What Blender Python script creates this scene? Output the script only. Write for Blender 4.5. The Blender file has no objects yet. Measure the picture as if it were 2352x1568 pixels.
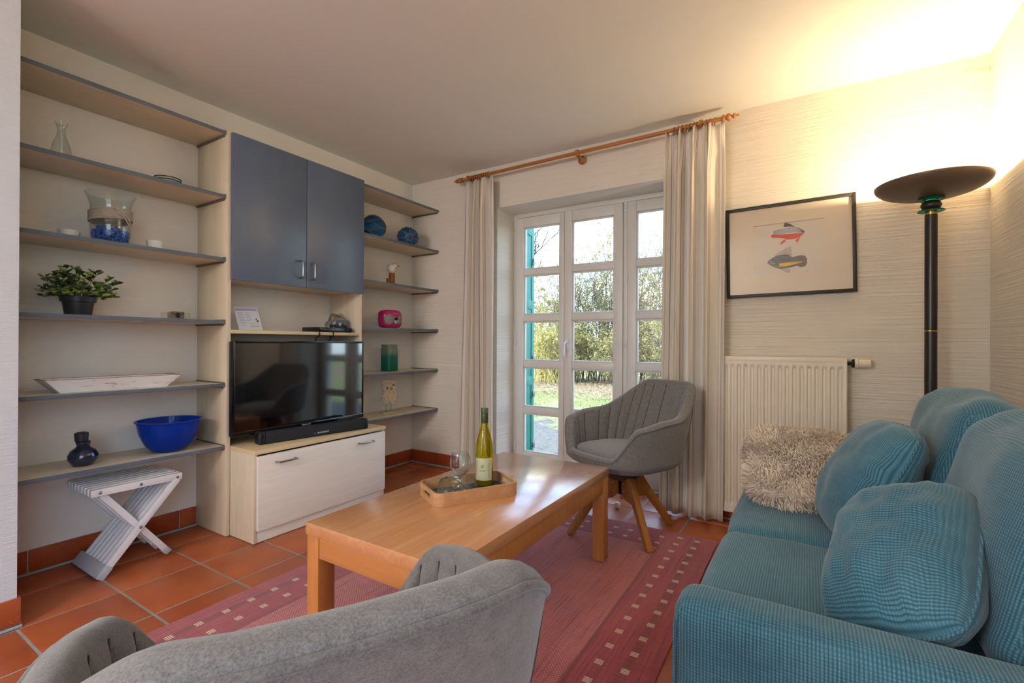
import bpy, bmesh, math, random
from mathutils import Matrix, Vector, Euler, noise as mnoise
random.seed(7)
PI = math.pi
SC = bpy.context.scene
COL = SC.collection

# ------------------------------------------------------------------ camera
FPX, YAW, PITCH, ROLL, EYE = 1092.43, .554705, .0024538, .0042027, 1.06
cam = bpy.data.cameras.new('camera')
cam.sensor_fit = 'HORIZONTAL'; cam.sensor_width = 36.0
cam.lens = FPX / 2352 * 36.0
cam.clip_start = .02; cam.clip_end = 400
co = bpy.data.objects.new('camera', cam); COL.objects.link(co)
_f = Vector((-math.sin(YAW) * math.cos(PITCH), math.cos(YAW) * math.cos(PITCH), math.sin(PITCH)))
_r = Vector((math.cos(YAW), math.sin(YAW), 0)); _u = _r.cross(_f)
_r2 = _r * math.cos(ROLL) + _u * math.sin(ROLL); _u2 = _r2.cross(_f)
co.matrix_world = Matrix(((_r2.x, _u2.x, -_f.x, 0), (_r2.y, _u2.y, -_f.y, 0), (_r2.z, _u2.z, -_f.z, EYE), (0, 0, 0, 1)))
SC.camera = co

# ------------------------------------------------------------------ colour + render look
SC.view_settings.view_transform = 'Standard'
SC.view_settings.look = 'None'
SC.view_settings.gamma = 1.0
SC.view_settings.use_curve_mapping = False
SC.view_settings.exposure = 0.82
cy = SC.cycles
cy.use_denoising = True
cy.max_bounces = 10; cy.diffuse_bounces = 4; cy.glossy_bounces = 4
cy.transmission_bounces = 10; cy.transparent_max_bounces = 24
cy.sample_clamp_indirect = 6.0
cy.caustics_reflective = False; cy.caustics_refractive = False
cy.blur_glossy = .5
cy.use_adaptive_sampling = True; cy.adaptive_threshold = .06

def lin(h):
    h = h.lstrip('#'); o = []
    for i in (0, 2, 4):
        c = int(h[i:i+2], 16) / 255
        o.append(c / 12.92 if c <= .04045 else ((c + .055) / 1.055) ** 2.4)
    return (o[0], o[1], o[2], 1)

# ------------------------------------------------------------------ world: pale blue sky with soft clouds
W = bpy.data.worlds.new('sky'); SC.world = W; W.use_nodes = True
nt = W.node_tree; nt.nodes.clear()
def wn(t): return nt.nodes.new(t)
tc = wn('ShaderNodeTexCoord'); sep = wn('ShaderNodeSeparateXYZ'); nt.links.new(tc.outputs['Generated'], sep.inputs[0])
rmp = wn('ShaderNodeValToRGB'); nt.links.new(sep.outputs['Z'], rmp.inputs['Fac'])
rmp.color_ramp.elements[0].position = 0.0; rmp.color_ramp.elements[0].color = (.50, .60, .70, 1)
rmp.color_ramp.elements[1].position = .20; rmp.color_ramp.elements[1].color = (.27, .44, .72, 1)
mp = wn('ShaderNodeMapping'); mp.inputs['Scale'].default_value = (1.6, 1.6, 4.2); mp.inputs['Location'].default_value = (.35, .1, .2)
nt.links.new(tc.outputs['Generated'], mp.inputs[0])
nz = wn('ShaderNodeTexNoise'); nz.inputs['Scale'].default_value = 2.2; nz.inputs['Detail'].default_value = 6; nt.links.new(mp.outputs[0], nz.inputs['Vector'])
cr = wn('ShaderNodeValToRGB'); cr.color_ramp.elements[0].position = .52; cr.color_ramp.elements[1].position = .62
nt.links.new(nz.outputs['Fac'], cr.inputs['Fac'])
mx = wn('ShaderNodeMix'); mx.data_type = 'RGBA'
nt.links.new(cr.outputs['Color'], mx.inputs['Factor']); nt.links.new(rmp.outputs['Color'], mx.inputs['A']); mx.inputs['B'].default_value = (.66, .66, .66, 1)
bg = wn('ShaderNodeBackground'); bg.inputs['Strength'].default_value = 4.6
nt.links.new(mx.outputs['Result'], bg.inputs['Color'])
wo = wn('ShaderNodeOutputWorld'); nt.links.new(bg.outputs[0], wo.inputs['Surface'])

# ------------------------------------------------------------------ sun (over the roof, from behind the left of the house: it lights the garden)
sl = bpy.data.lights.new('sun', 'SUN'); sl.energy = 6.5; sl.angle = .03; sl.color = (1, .93, .82)
so = bpy.data.objects.new('sun', sl); COL.objects.link(so)
so.rotation_euler = Vector((.55, .62, -.62)).to_track_quat('-Z', 'Y').to_euler(); so.location = (-6, -6, 9)

def portal(name, loc, rot, sx, sy):
    l = bpy.data.lights.new(name, 'AREA'); l.shape = 'RECTANGLE'; l.size = sx; l.size_y = sy
    l.cycles.is_portal = True
    o = bpy.data.objects.new(name, l); COL.objects.link(o); o.location = loc; o.rotation_euler = rot
portal('window_portal', (-1.355, 3.62, 1.07), (-PI/2, 0, 0), 1.50, 2.14)
portal('added_rear_window_portal', (-1.715, -3.42, 1.21), (PI/2, 0, 0), .87, 2.18)  # serves the added rear window
portal('added_side_window_portal', (.98, -1.30, 1.22), (0, PI/2, 0), 2.16, 2.16)  # serves the added side window

# ================================================================== helpers
MW = {}
def lin_obj(name, data, parent=None):
    o = bpy.data.objects.new(name, data); COL.objects.link(o)
    if parent is not None: o.parent = parent
    return o
def tag(o, label=None, cat=None, group=None, kind=None):
    if label: o['label'] = label
    if cat: o['category'] = cat
    if group: o['group'] = group
    if kind: o['kind'] = kind
    return o
def thing(name, label, cat, loc, rotz=0, group=None, rot=None):
    o = lin_obj(name, None); o.empty_display_size = .05
    e = Euler(rot if rot else (0, 0, rotz)); o.location = loc; o.rotation_euler = e
    MW[o] = Matrix.Translation(Vector(loc)) @ e.to_matrix().to_4x4()
    return tag(o, label, cat, group)
def structure(name, loc=(0, 0, 0)):
    o = lin_obj(name, None); o.location = loc; MW[o] = Matrix.Translation(Vector(loc)); o['kind'] = 'structure'; return o

class MB:
    """collects geometry in world coordinates, builds ONE mesh object"""
    def __init__(s): s.v = []; s.f = []; s.uv = {}
    def add(s, vs, fs):
        b = len(s.v); s.v += [tuple(p) for p in vs]; s.f += [tuple(i + b for i in f) for f in fs]; return b
    def box(s, x0, x1, y0, y1, z0, z1):
        s.add([(x0,y0,z0),(x1,y0,z0),(x1,y1,z0),(x0,y1,z0),(x0,y0,z1),(x1,y0,z1),(x1,y1,z1),(x0,y1,z1)],
              [(0,3,2,1),(4,5,6,7),(0,1,5,4),(1,2,6,5),(2,3,7,6),(3,0,4,7)]); return s
    def obox(s, c, ax, ay, az, hx, hy, hz):
        c = Vector(c); ax = Vector(ax).normalized(); ay = Vector(ay).normalized(); az = Vector(az).normalized()
        P = [c + ax*i*hx + ay*j*hy + az*k*hz for k in (-1,1) for (i,j) in ((-1,-1),(1,-1),(1,1),(-1,1))]
        s.add(P, [(0,3,2,1),(4,5,6,7),(0,1,5,4),(1,2,6,5),(2,3,7,6),(3,0,4,7)]); return s
    def bar(s, a, b, w, h, up=(0,0,1), w2=None, h2=None):
        """square bar from a to b; w across, h along up; optional end section"""
        a = Vector(a); b = Vector(b); d = (b-a).normalized(); side = d.cross(Vector(up)).normalized(); u = side.cross(d).normalized()
        w2 = w if w2 is None else w2; h2 = h if h2 is None else h2
        P = []
        for p, ww, hh in ((a,w,h),(b,w2,h2)):
            P += [p - side*ww/2 - u*hh/2, p + side*ww/2 - u*hh/2, p + side*ww/2 + u*hh/2, p - side*ww/2 + u*hh/2]
        s.add(P, [(0,3,2,1),(4,5,6,7),(0,1,5,4),(1,2,6,5),(2,3,7,6),(3,0,4,7)]); return s
    def lathe(s, prof, c=(0,0,0), n=32, axis=(0,0,1), a0=0, a1=2*PI, closed=True, cap=True):
        z = Vector(axis).normalized(); x = z.orthogonal().normalized(); y = z.cross(x); c = Vector(c)
        b = len(s.v); m = len(prof); nn = n if closed else n + 1
        for i in range(nn):
            a = a0 + (a1 - a0) * i / n; d = x*math.cos(a) + y*math.sin(a)
            for r, h in prof: s.v.append(tuple(c + d*r + z*h))
        for i in range(n):
            j = (i + 1) % nn
            for k in range(m - 1):
                q = (b+i*m+k, b+j*m+k, b+j*m+k+1, b+i*m+k+1)
                s.f.append(q)
        if closed and cap:
            if prof[0][0] > 1e-5: s.f.append(tuple(b+i*m for i in range(n))[::-1])
            if prof[-1][0] > 1e-5: s.f.append(tuple(b+i*m+m-1 for i in range(n)))
        return s
    def ring_lathe(s, prof, c, n=32, axis=(0,0,1)):
        """closed profile (a loop) swept round an axis"""
        z = Vector(axis).normalized(); x = z.orthogonal().normalized(); y = z.cross(x); c = Vector(c); b = len(s.v); m = len(prof)
        for i in range(n):
            a = 2*PI*i/n; d = x*math.cos(a) + y*math.sin(a)
            for r, h in prof: s.v.append(tuple(c + d*r + z*h))
        for i in range(n):
            j = (i+1) % n
            for k in range(m):
                l = (k+1) % m; s.f.append((b+i*m+k, b+j*m+k, b+j*m+l, b+i*m+l))
        return s
    def tube(s, pts, r, n=8, closed=False):
        pts = [Vector(p) for p in pts]; m = len(pts); b = len(s.v)
        rr = r if isinstance(r, (list, tuple)) else [r]*m
        prev = None
        for i, p in enumerate(pts):
            d = (pts[(i+1) % m] - pts[i-1]) if closed else (pts[min(i+1, m-1)] - pts[max(i-1, 0)])
            d = d.normalized() if d.length > 1e-9 else Vector((0,0,1))
            if prev is None: nx = d.orthogonal().normalized()
            else:
                nx = prev - d*prev.dot(d); nx = nx.normalized() if nx.length > 1e-6 else d.orthogonal().normalized()
            prev = nx; ny = d.cross(nx)
            for k in range(n):
                a = 2*PI*k/n; s.v.append(tuple(p + (nx*math.cos(a) + ny*math.sin(a))*rr[i]))
        for i in range(m if closed else m-1):
            j = (i+1) % m
            for k in range(n):
                l = (k+1) % n; s.f.append((b+i*n+k, b+i*n+l, b+j*n+l, b+j*n+k))
        if not closed and n > 2:
            s.f.append(tuple(b+k for k in range(n))[::-1]); s.f.append(tuple(b+(m-1)*n+k for k in range(n)))
        return s
    def sphere(s, c, r, n=16, m=10, sc=(1,1,1)):
        c = Vector(c); prof = []
        b = len(s.v)
        for j in range(m+1):
            t = PI*j/m
            for i in range(n):
                a = 2*PI*i/n
                s.v.append((c.x + r*sc[0]*math.sin(t)*math.cos(a), c.y + r*sc[1]*math.sin(t)*math.sin(a), c.z - r*sc[2]*math.cos(t)))
        for j in range(m):
            for i in range(n):
                k = (i+1) % n; s.f.append((b+j*n+i, b+j*n+k, b+(j+1)*n+k, b+(j+1)*n+i))
        return s
    def grid(s, nu, nv, fn, closed_u=False, uvfn=None, flip=False):
        b = len(s.v); cu = nu if closed_u else nu + 1
        for i in range(cu):
            for j in range(nv+1):
                s.v.append(tuple(fn(i/nu, j/nv)))
                if uvfn: s.uv[len(s.v)-1] = uvfn(i/nu, j/nv)
        for i in range(nu):
            k = (i+1) % cu
            for j in range(nv):
                q = (b+i*(nv+1)+j, b+k*(nv+1)+j, b+k*(nv+1)+j+1, b+i*(nv+1)+j+1)
                s.f.append(q[::-1] if flip else q)
        return b
    def prism(s, poly, fn, h0, h1):
        """poly 2-D points, fn(a,b,h)->xyz"""
        n = len(poly); b = len(s.v)
        for h in (h0, h1):
            for p in poly: s.v.append(tuple(fn(p[0], p[1], h)))
        s.f.append(tuple(range(b, b+n))[::-1]); s.f.append(tuple(range(b+n, b+2*n)))
        for i in range(n):
            j = (i+1) % n; s.f.append((b+i, b+j, b+n+j, b+n+i))
        return s
    def build(s, name, mat, parent=None, bevel=0, seg=2, smooth=35, uv=False, local=False, merge=False, label=None, origin=None, kind=None, recalc=False):
        me = bpy.data.meshes.new(name)
        if parent is not None:
            M = MW[parent]; inv = M.inverted()
            vs = s.v if local else [inv @ Vector(p) for p in s.v]
            base = None
        else:
            if origin is None:
                xs = [p[0] for p in s.v]; ys = [p[1] for p in s.v]; zs = [p[2] for p in s.v]
                base = Vector(((min(xs)+max(xs))/2, (min(ys)+max(ys))/2, min(zs)))
            else: base = Vector(origin)
            vs = [Vector(p) - base for p in s.v]
        me.from_pydata([tuple(p) for p in vs], [], s.f)
        if bevel or merge or recalc:
            bm = bmesh.new(); bm.from_mesh(me)
            if merge: bmesh.ops.remove_doubles(bm, verts=bm.verts, dist=1e-5)
            if recalc or merge: bmesh.ops.recalc_face_normals(bm, faces=bm.faces)
            if bevel:
                es = [e for e in bm.edges if len(e.link_faces) == 2 and e.calc_face_angle(0) > .6]
                bmesh.ops.bevel(bm, geom=es, offset=bevel, segments=seg, profile=.5, affect='EDGES', clamp_overlap=True)
            bm.to_mesh(me); bm.free()
        if smooth:
            me.polygons.foreach_set('use_smooth', [True]*len(me.polygons))
            if smooth < 180: me.set_sharp_from_angle(angle=math.radians(smooth))
        if uv:
            l = me.uv_layers.new(name='UVMap'); vv = me.vertices
            if uv == 'grid':
                for lp in me.loops: l.data[lp.index].uv = s.uv.get(lp.vertex_index, (0, 0))
            else:
                for p in me.polygons:
                    n = p.normal; a = max(range(3), key=lambda i: abs(n[i]))
                    for li in p.loop_indices:
                        c = vv[me.loops[li].vertex_index].co
                        l.data[li].uv = ((c.y, c.z), (c.x, c.z), (c.x, c.y))[a]
        if mat is not None: me.materials.append(MAT[mat] if isinstance(mat, str) else mat)
        me.update()
        o = lin_obj(name, me, parent)
        if parent is not None: MW[o] = MW[parent]
        else: o.location = base; MW[o] = Matrix.Translation(base)
        if label: o['label'] = label
        if kind: o['kind'] = kind
        return o

def rounded(hx, hy, hz, r, n, puff=0, wr=0, seed=0, wf=6.0):
    """soft rounded box centred at 0: verts, faces (merge later)"""
    vs = []; fs = []
    H = Vector((hx, hy, hz)); off = Vector((seed*3.1, seed*1.7, seed))
    for ax in range(3):
        for sg in (-1, 1):
            b = len(vs); u = (ax+1) % 3; w = (ax+2) % 3
            for i in range(n+1):
                for j in range(n+1):
                    ca = -math.cos(PI*i/n); cb = -math.cos(PI*j/n)
                    ca = .5*ca + .5*(2*i/n-1); cb = .5*cb + .5*(2*j/n-1)
                    p = Vector((0,0,0)); p[ax] = sg*H[ax]; p[u] = ca*H[u]; p[w] = cb*H[w]
                    q = Vector([max(-(H[k]-r), min(H[k]-r, p[k])) for k in range(3)])
                    d = p - q
                    if d.length > 1e-9: p = q + d.normalized()*r
                    if puff: p[ax] += sg*puff*(1-ca*ca)*(1-cb*cb)
                    if wr:
                        nn = (p - q).normalized() if (p-q).length > 1e-9 else Vector((0,0,0))
                        p = p + nn*wr*mnoise.noise(p*wf + off)
                    vs.append(p)
            for i in range(n):
                for j in range(n):
                    f = (b+i*(n+1)+j, b+(i+1)*(n+1)+j, b+(i+1)*(n+1)+j+1, b+i*(n+1)+j+1)
                    fs.append(f if sg > 0 else f[::-1])
    return vs, fs

def pillow(w, h, t, n=28, wr=.006, seed=0, edge=.012):
    """pillow in its own xy plane, normal +z: two bulged faces joined by a narrow seam"""
    vs = []; fs = []; uvs = []; off = Vector((seed*5.3, seed*2.9, 0))
    def P(a, b, sg):
        ex = 1 - .14*b**4; ey = 1 - .14*a**4
        k = max(0, (1-abs(a)**2.6)*(1-abs(b)**2.6))
        z = edge*.5 + (t/2 - edge*.5)*k**.55
        z += wr*mnoise.noise(Vector((a*3, b*3, sg*2)) + off)*k**.3 + wr*.7*mnoise.noise(Vector((a*1.4+b*5, b*5-a*2, sg*3)) + off)*(1-k)*min(1, k*6)
        return Vector((a*ex*w/2, b*ey*h/2, sg*z))
    for sg in (-1, 1):
        b0 = len(vs)
        for i in range(n+1):
            for j in range(n+1):
                a = math.sin(PI*(i/n-.5)); b = math.sin(PI*(j/n-.5))
                a = .55*a + .45*(2*i/n-1); b = .55*b + .45*(2*j/n-1)
                vs.append(P(a, b, sg)); uvs.append((a*w/2, b*h/2))
        for i in range(n):
            for j in range(n):
                f = (b0+i*(n+1)+j, b0+(i+1)*(n+1)+j, b0+(i+1)*(n+1)+j+1, b0+i*(n+1)+j+1)
                fs.append(f if sg > 0 else f[::-1])
    N = (n+1)*(n+1); ring = [i*(n+1) for i in range(n+1)] + [n*(n+1)+j for j in range(1, n+1)] + [i*(n+1)+n for i in range(n-1, -1, -1)] + [j for j in range(n-1, 0, -1)]
    for k in range(len(ring)):
        a, b = ring[k], ring[(k+1) % len(ring)]; fs.append((a, b, b+N, a+N))
    return vs, fs, uvs, [vs[i]*.5 + vs[i+N]*.5 for i in ring]

def copy_tree(o, parent=None):
    c = o.copy(); COL.objects.link(c); c.parent = parent
    for ch in list(o.children): copy_tree(ch, c)
    return c
def bez(p0, p1, p2, n):
    p0, p1, p2 = Vector(p0), Vector(p1), Vector(p2)
    return [p0*(1-t)**2 + p1*2*t*(1-t) + p2*t*t for t in [i/n for i in range(n+1)]]

# ================================================================== materials (all procedural)
MAT = {}
class NT:
    def __init__(s, name):
        s.m = bpy.data.materials.new(name); s.m.use_nodes = True; s.t = s.m.node_tree; s.t.nodes.clear()
        s.out = s.n('ShaderNodeOutputMaterial'); MAT[name] = s.m
    def n(s, t, **kw):
        x = s.t.nodes.new(t)
        for k, v in kw.items(): setattr(x, k, v)
        return x
    def l(s, a, b): s.t.links.new(a, b)
    def math(s, op, a, b=None, c=None):
        x = s.n('ShaderNodeMath', operation=op)
        for i, v in enumerate((a, b, c)):
            if v is None: continue
            if isinstance(v, (int, float)): x.inputs[i].default_value = v
            else: s.l(v, x.inputs[i])
        return x.outputs[0]
    def coord(s, kind='Object', scale=(1,1,1), loc=(0,0,0), rot=(0,0,0)):
        tc = s.n('ShaderNodeTexCoord'); mp = s.n('ShaderNodeMapping')
        mp.inputs['Scale'].default_value = scale; mp.inputs['Location'].default_value = loc; mp.inputs['Rotation'].default_value = rot
        s.l(tc.outputs[kind], mp.inputs[0]); return mp.outputs[0]
    def noise(s, vec, scale=5, detail=4, rough=.5, dist=0):
        x = s.n('ShaderNodeTexNoise'); x.inputs['Scale'].default_value = scale; x.inputs['Detail'].default_value = detail
        x.inputs['Roughness'].default_value = rough; x.inputs['Distortion'].default_value = dist
        s.l(vec, x.inputs['Vector']); return x.outputs['Fac']
    def ramp(s, fac, stops, interp='LINEAR'):
        x = s.n('ShaderNodeValToRGB'); e = x.color_ramp.elements; x.color_ramp.interpolation = interp
        while len(e) < len(stops): e.new(.5)
        for i, (p, c) in enumerate(stops): e[i].position = p; e[i].color = lin(c) if isinstance(c, str) else c
        s.l(fac, x.inputs['Fac']); return x.outputs['Color']
    def mix(s, fac, a, b, mode='MIX'):
        x = s.n('ShaderNodeMix', data_type='RGBA', blend_type=mode)
        for k, v in (('Factor', fac), ('A', a), ('B', b)):
            if isinstance(v, (int, float)): x.inputs[k].default_value = v
            elif isinstance(v, str): x.inputs[k].default_value = lin(v)
            elif isinstance(v, tuple): x.inputs[k].default_value = v
            else: s.l(v, x.inputs[k])
        return x.outputs['Result']
    def bump(s, h, strength=.3, dist=.002, nrm=None):
        x = s.n('ShaderNodeBump'); x.inputs['Strength'].default_value = strength; x.inputs['Distance'].default_value = dist
        s.l(h, x.inputs['Height'])
        if nrm is not None: s.l(nrm, x.inputs['Normal'])
        return x.outputs['Normal']
    def pbr(s, col, rough=.5, metal=0, nrm=None, spec=.5, sheen=0, trans=0, ior=1.45, coat=0, alpha=None):
        x = s.n('ShaderNodeBsdfPrincipled')
        def st(k, v):
            if isinstance(v, str): x.inputs[k].default_value = lin(v)
            elif isinstance(v, (int, float, tuple)): x.inputs[k].default_value = v
            else: s.l(v, x.inputs[k])
        st('Base Color', col); st('Roughness', rough); st('Metallic', metal); st('Specular IOR Level', spec)
        if sheen: st('Sheen Weight', sheen); st('Sheen Roughness', .5)
        if trans: st('Transmission Weight', trans)
        st('IOR', ior)
        if coat: st('Coat Weight', coat); st('Coat Roughness', .15)
        if nrm is not None: s.l(nrm, x.inputs['Normal'])
        return x.outputs[0]
    def done(s, sh): s.l(sh, s.out.inputs['Surface']); return s.m

def simple(name, col, rough=.5, metal=0, spec=.5, sheen=0, coat=0, var=.06, bump=0, bscale=200):
    t = NT(name); v = t.coord('Object'); f = t.noise(v, 9, 3)
    c = t.mix(var, col, t.ramp(f, [(.3, '000000'), (.7, 'FFFFFF')]), 'SOFT_LIGHT')
    nrm = t.bump(t.noise(v, bscale, 2), bump, .001) if bump else None
    t.done(t.pbr(c, rough, metal, nrm, spec, sheen, coat=coat))

def plaster(name, col, lines=.5, grain=.3, lscale=(2.2, 2.2, 110), dist=.004):
    t = NT(name); v = t.coord('Object', lscale); g = t.coord('Object')
    wob = t.noise(g, 3.0, 3)
    a = t.noise(v, 1.0, 5, .62, .35); b = t.noise(g, 130, 3)
    n1 = t.bump(a, lines, dist); n2 = t.bump(b, grain, .0015, n1)
    c = t.mix(.10, col, t.ramp(wob, [(.3, '7A7468'), (.7, 'FFFFFF')]), 'SOFT_LIGHT')
    t.done(t.pbr(c, .85, 0, n2, .25))
plaster('plaster_left', 'ECE6DC', .5, .15, (1.6, 1.6, 95), .006)
plaster('plaster_back', 'EEE7DA', .8, .25, (1.6, 1.6, 85), .010)
plaster('plaster_right', 'EEE6D6', 1.0, .3, (1.3, 1.3, 105), .011)
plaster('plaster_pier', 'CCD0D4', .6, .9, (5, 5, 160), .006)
t = NT('ceiling_paint'); v = t.coord('Object'); c = t.mix(.05, 'ECEDE8', t.ramp(t.noise(v, 1.2, 3), [(.3, '777777'), (.7, 'FFFFFF')]), 'SOFT_LIGHT')
t.done(t.pbr(c, .9, 0, t.bump(t.noise(v, 90, 3), .12, .0015), .2))

def wood(name, c1, c2, axis='y', rough=.38, scale=1.0, fine='00000000', spec=.5, coat=0):
    t = NT(name); k = {'x': (1.0, 14, 14), 'y': (14, 1.0, 14), 'z': (14, 14, 1.0)}[axis]
    v = t.coord('Object', tuple(q*scale for q in k)); k2 = tuple(q*scale*7 if q > 2 else q*scale*3 for q in k); v2 = t.coord('Object', k2)
    a = t.noise(v, 1.2, 5, .6, .8); b = t.noise(v2, 1.0, 3, .6)
    f = t.math('ADD', t.math('MULTIPLY', a, .75), t.math('MULTIPLY', b, .25))
    c = t.ramp(f, [(.32, c1), (.5, t and c2), (.68, c1)])
    t.done(t.pbr(c, rough, 0, t.bump(b, .05, .0005), spec, coat=coat))
wood('maple', 'E4D7C0', 'D8C8AC', 'z', .42, 1.2)
wood('maple_y', 'E4D8C2', 'DACBB0', 'y', .38, 1.2)
wood('maple_edge', 'E0CBA4', 'D8BF94', 'y', .45)
wood('maple_white', 'F0EDE4', 'E8E2D4', 'y', .36, 1.4)
wood('beech', 'D9A272', 'CC8F5E', 'y', .26, .8, spec=1.0, coat=1.0)
wood('beech_leg', 'C98C55', 'BD7B42', 'z', .38, .9)
wood('beech_x', 'C98C55', 'BF7F48', 'x', .38, .9)
wood('oak_leg', 'BE8548', 'A86F35', 'z', .45, 1.6)
wood('tray_wood', 'CDA278', 'BC8D60', 'x', .45, 1.6)
wood('rod_wood', 'B87A43', 'A86B36', 'x', .35, 1.2)
wood('drift_wood', 'A8672F', '8F5324', 'z', .7, 3)
simple('shelf_edge', '66707A', .45); simple('shelf_rail', '6A655E', .5); simple('clip_metal', '8C8A88', .35, .8)
simple('door_blue', '5C6A7E', .36, 0, .8, bump=.06, bscale=260)
simple('steel', 'A8A39C', .28, 1.0); simple('chrome', 'C8C8C8', .12, 1.0)
simple('black_plastic', '15161A', .35); simple('tv_bezel', '0B0C0F', .18, 0, .6); simple('dark_fabric_grille', '202126', .8, bump=.4, bscale=900)
t = NT('tv_screen'); t.done(t.pbr('050608', .06, 0, None, 1.0, ior=1.7))
simple('white_lacquer', 'E6E7EA', .4); simple('window_white', 'DDDCD6', .35); simple('rubber_grey', 'B9BCC4', .6)
simple('radiator_white', 'EBE1CE', .32); simple('valve_white', 'E8DEC6', .4); simple('black_rubber', '1A1A1C', .7)
simple('lamp_black', '2B2622', .32, .2, .6); simple('lamp_bowl_lit', '6A5A4A', .4, .1, .5); simple('lamp_inner', 'F2EEE4', .6); simple('brass', 'C79A4A', .25, 1.0)  # bowl: the lamp's black lightened, bounced light painted into its colour
simple('pot_black', '2A2B2F', .42); simple('soil', '2A2018', .95); simple('white_ceramic', 'E6E4DE', .3); simple('black_glaze', '1A1716', .2)
simple('paper_mat', 'E4D6BE', .85); simple('paper_print', 'E0D6C6', .9); simple('paper_white', 'E9EAF2', .8); simple('paper_mauve', 'B9B4D2', .8); simple('ink', '2B2A2C', .8)
simple('frame_black', '2A2521', .42); simple('fish_red', 'D8583A', .85); simple('fish_blue', '4A6C94', .85); simple('fish_yellow', 'E3B52C', .85); simple('fish_green', '5C8A3E', .85); simple('fish_brown', '6B6357', .9)
simple('radio_pink', 'B01560', .25, 0, .6); simple('radio_grille', '8E8880', .6, .2, bump=.4, bscale=700); simple('silver_plastic', 'C9CCD0', .3, .4)
simple('rope', '8A6B4B', .95, bump=.6, bscale=500); simple('string_white', 'BDB3A2', .95); simple('shell', 'E6D6C0', .7); simple('shell_cream', 'DCCB98', .6)
simple('bird_white', 'E8E2D8', .7); simple('bird_orange', 'D07A28', .6); simple('shutter_green', '2F8070', .5); simple('label_paper', 'C9C7A0', .8); simple('capsule_green', '4B5A3C', .35, .3)
simple('grout', '9C9A95', .9, bump=.2, bscale=200); simple('sealant', 'A9ABAB', .6); simple('slate_felt', '5A5F66', .85)
simple('bolt', '8A8D92', .3, .9); simple('tray_white', 'E8E8E6', .7)
simple('gravel', '8E8A84', .95, bump=.6, bscale=60); simple('stucco', 'D8D2C4', .95, bump=.4, bscale=60)

def tile_mat(name, c1, c2, c3):
    t = NT(name); v = t.coord('Object'); oi = t.n('ShaderNodeObjectInfo')
    add = t.n('ShaderNodeVectorMath', operation='ADD'); t.l(v, add.inputs[0]); t.l(oi.outputs['Location'], add.inputs[1])
    a = t.noise(add.outputs[0], 5, 4); b = t.noise(add.outputs[0], 160, 2)
    c = t.ramp(a, [(.3, c1), (.5, c2), (.72, c3)])
    r = t.math('MULTIPLY_ADD', oi.outputs['Random'], .35, .33)
    c = t.mix(.45, c, t.ramp(r, [(0, '303030'), (1, 'E0E0E0')]), 'SOFT_LIGHT')
    c = t.mix(t.math('MULTIPLY', t.math('GREATER_THAN', b, .69), .35), c, 'E0B48C')
    t.done(t.pbr(c, t.math('MULTIPLY_ADD', a, .15, .27), 0, t.bump(b, .12, .0006), .5))
tile_mat('terracotta', 'A2502A', 'B05C33', 'B9663D')
tile_mat('terracotta_skirting', '9A4524', 'A64E2A', 'B05A34')

# glass: thin panes (clear pass-through with Fresnel reflection), tinted vessels
def thin_glass(name, tint='FFFFFF', refl=1.0, rough=0.0, ior=1.5, pw=5.0):
    t = NT(name); tr = t.n('ShaderNodeBsdfTransparent'); tr.inputs[0].default_value = lin(tint)
    gl = t.n('ShaderNodeBsdfGlossy'); gl.inputs['Roughness'].default_value = rough
    lw = t.n('ShaderNodeLayerWeight'); lw.inputs['Blend'].default_value = .5
    fr = t.math('MINIMUM', t.math('MULTIPLY', t.math('MULTIPLY_ADD', t.math('POWER', lw.outputs['Facing'], pw), .96, .04), refl), 1.0)
    mx = t.n('ShaderNodeMixShader'); t.l(fr, mx.inputs[0]); t.l(tr.outputs[0], mx.inputs[1]); t.l(gl.outputs[0], mx.inputs[2])
    t.done(mx.outputs[0])
thin_glass('pane_glass', 'FBFDFC', .8, ior=1.45); thin_glass('picture_glass', 'FFFFFF', 1.0); thin_glass('clear_glass', 'F8FBFB', 1.2, pw=4.0); thin_glass('goblet_glass', 'F8FBFB', 1.0, pw=2.6)
thin_glass('bottle_glass', 'EDEA8C', 1.0); thin_glass('plastic_film', 'E6E6EA', 2.2, .12); thin_glass('crystal', 'D9CDC4', 2.0, .03)
def solid_glass(name, col, rough=.03, mixd=.0):
    t = NT(name); g = t.pbr(col, rough, 0, None, .5, trans=1.0, ior=1.33)
    if mixd:
        d = t.n('ShaderNodeBsdfDiffuse'); d.inputs[0].default_value = lin(col); m = t.n('ShaderNodeMixShader'); m.inputs[0].default_value = mixd
        t.l(g, m.inputs[1]); t.l(d.outputs[0], m.inputs[2]); g = m.outputs[0]
    t.done(g)
solid_glass('wine', 'F0E040', .02, .25); solid_glass('blue_bowl_glass', '1450E6', .05, .35); solid_glass('float_glass', '2C7CC0', .05, .35); solid_glass('lamp_teal', '12B08C', .1, .4)
def tint_trans(name, stops, lo, hi, mixd=.45):
    t = NT(name); tc = t.n('ShaderNodeTexCoord'); sp = t.n('ShaderNodeSeparateXYZ'); t.l(tc.outputs['Object'], sp.inputs[0])
    mr = t.n('ShaderNodeMapRange'); mr.inputs['From Min'].default_value = lo; mr.inputs['From Max'].default_value = hi; t.l(sp.outputs['Z'], mr.inputs[0])
    c = t.ramp(mr.outputs[0], stops); tr = t.n('ShaderNodeBsdfTransparent'); t.l(c, tr.inputs[0]); d = t.pbr(c, .1, 0, None, .6)
    m = t.n('ShaderNodeMixShader'); m.inputs[0].default_value = mixd; t.l(tr.outputs[0], m.inputs[1]); t.l(d, m.inputs[2]); t.done(m.outputs[0])
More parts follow.
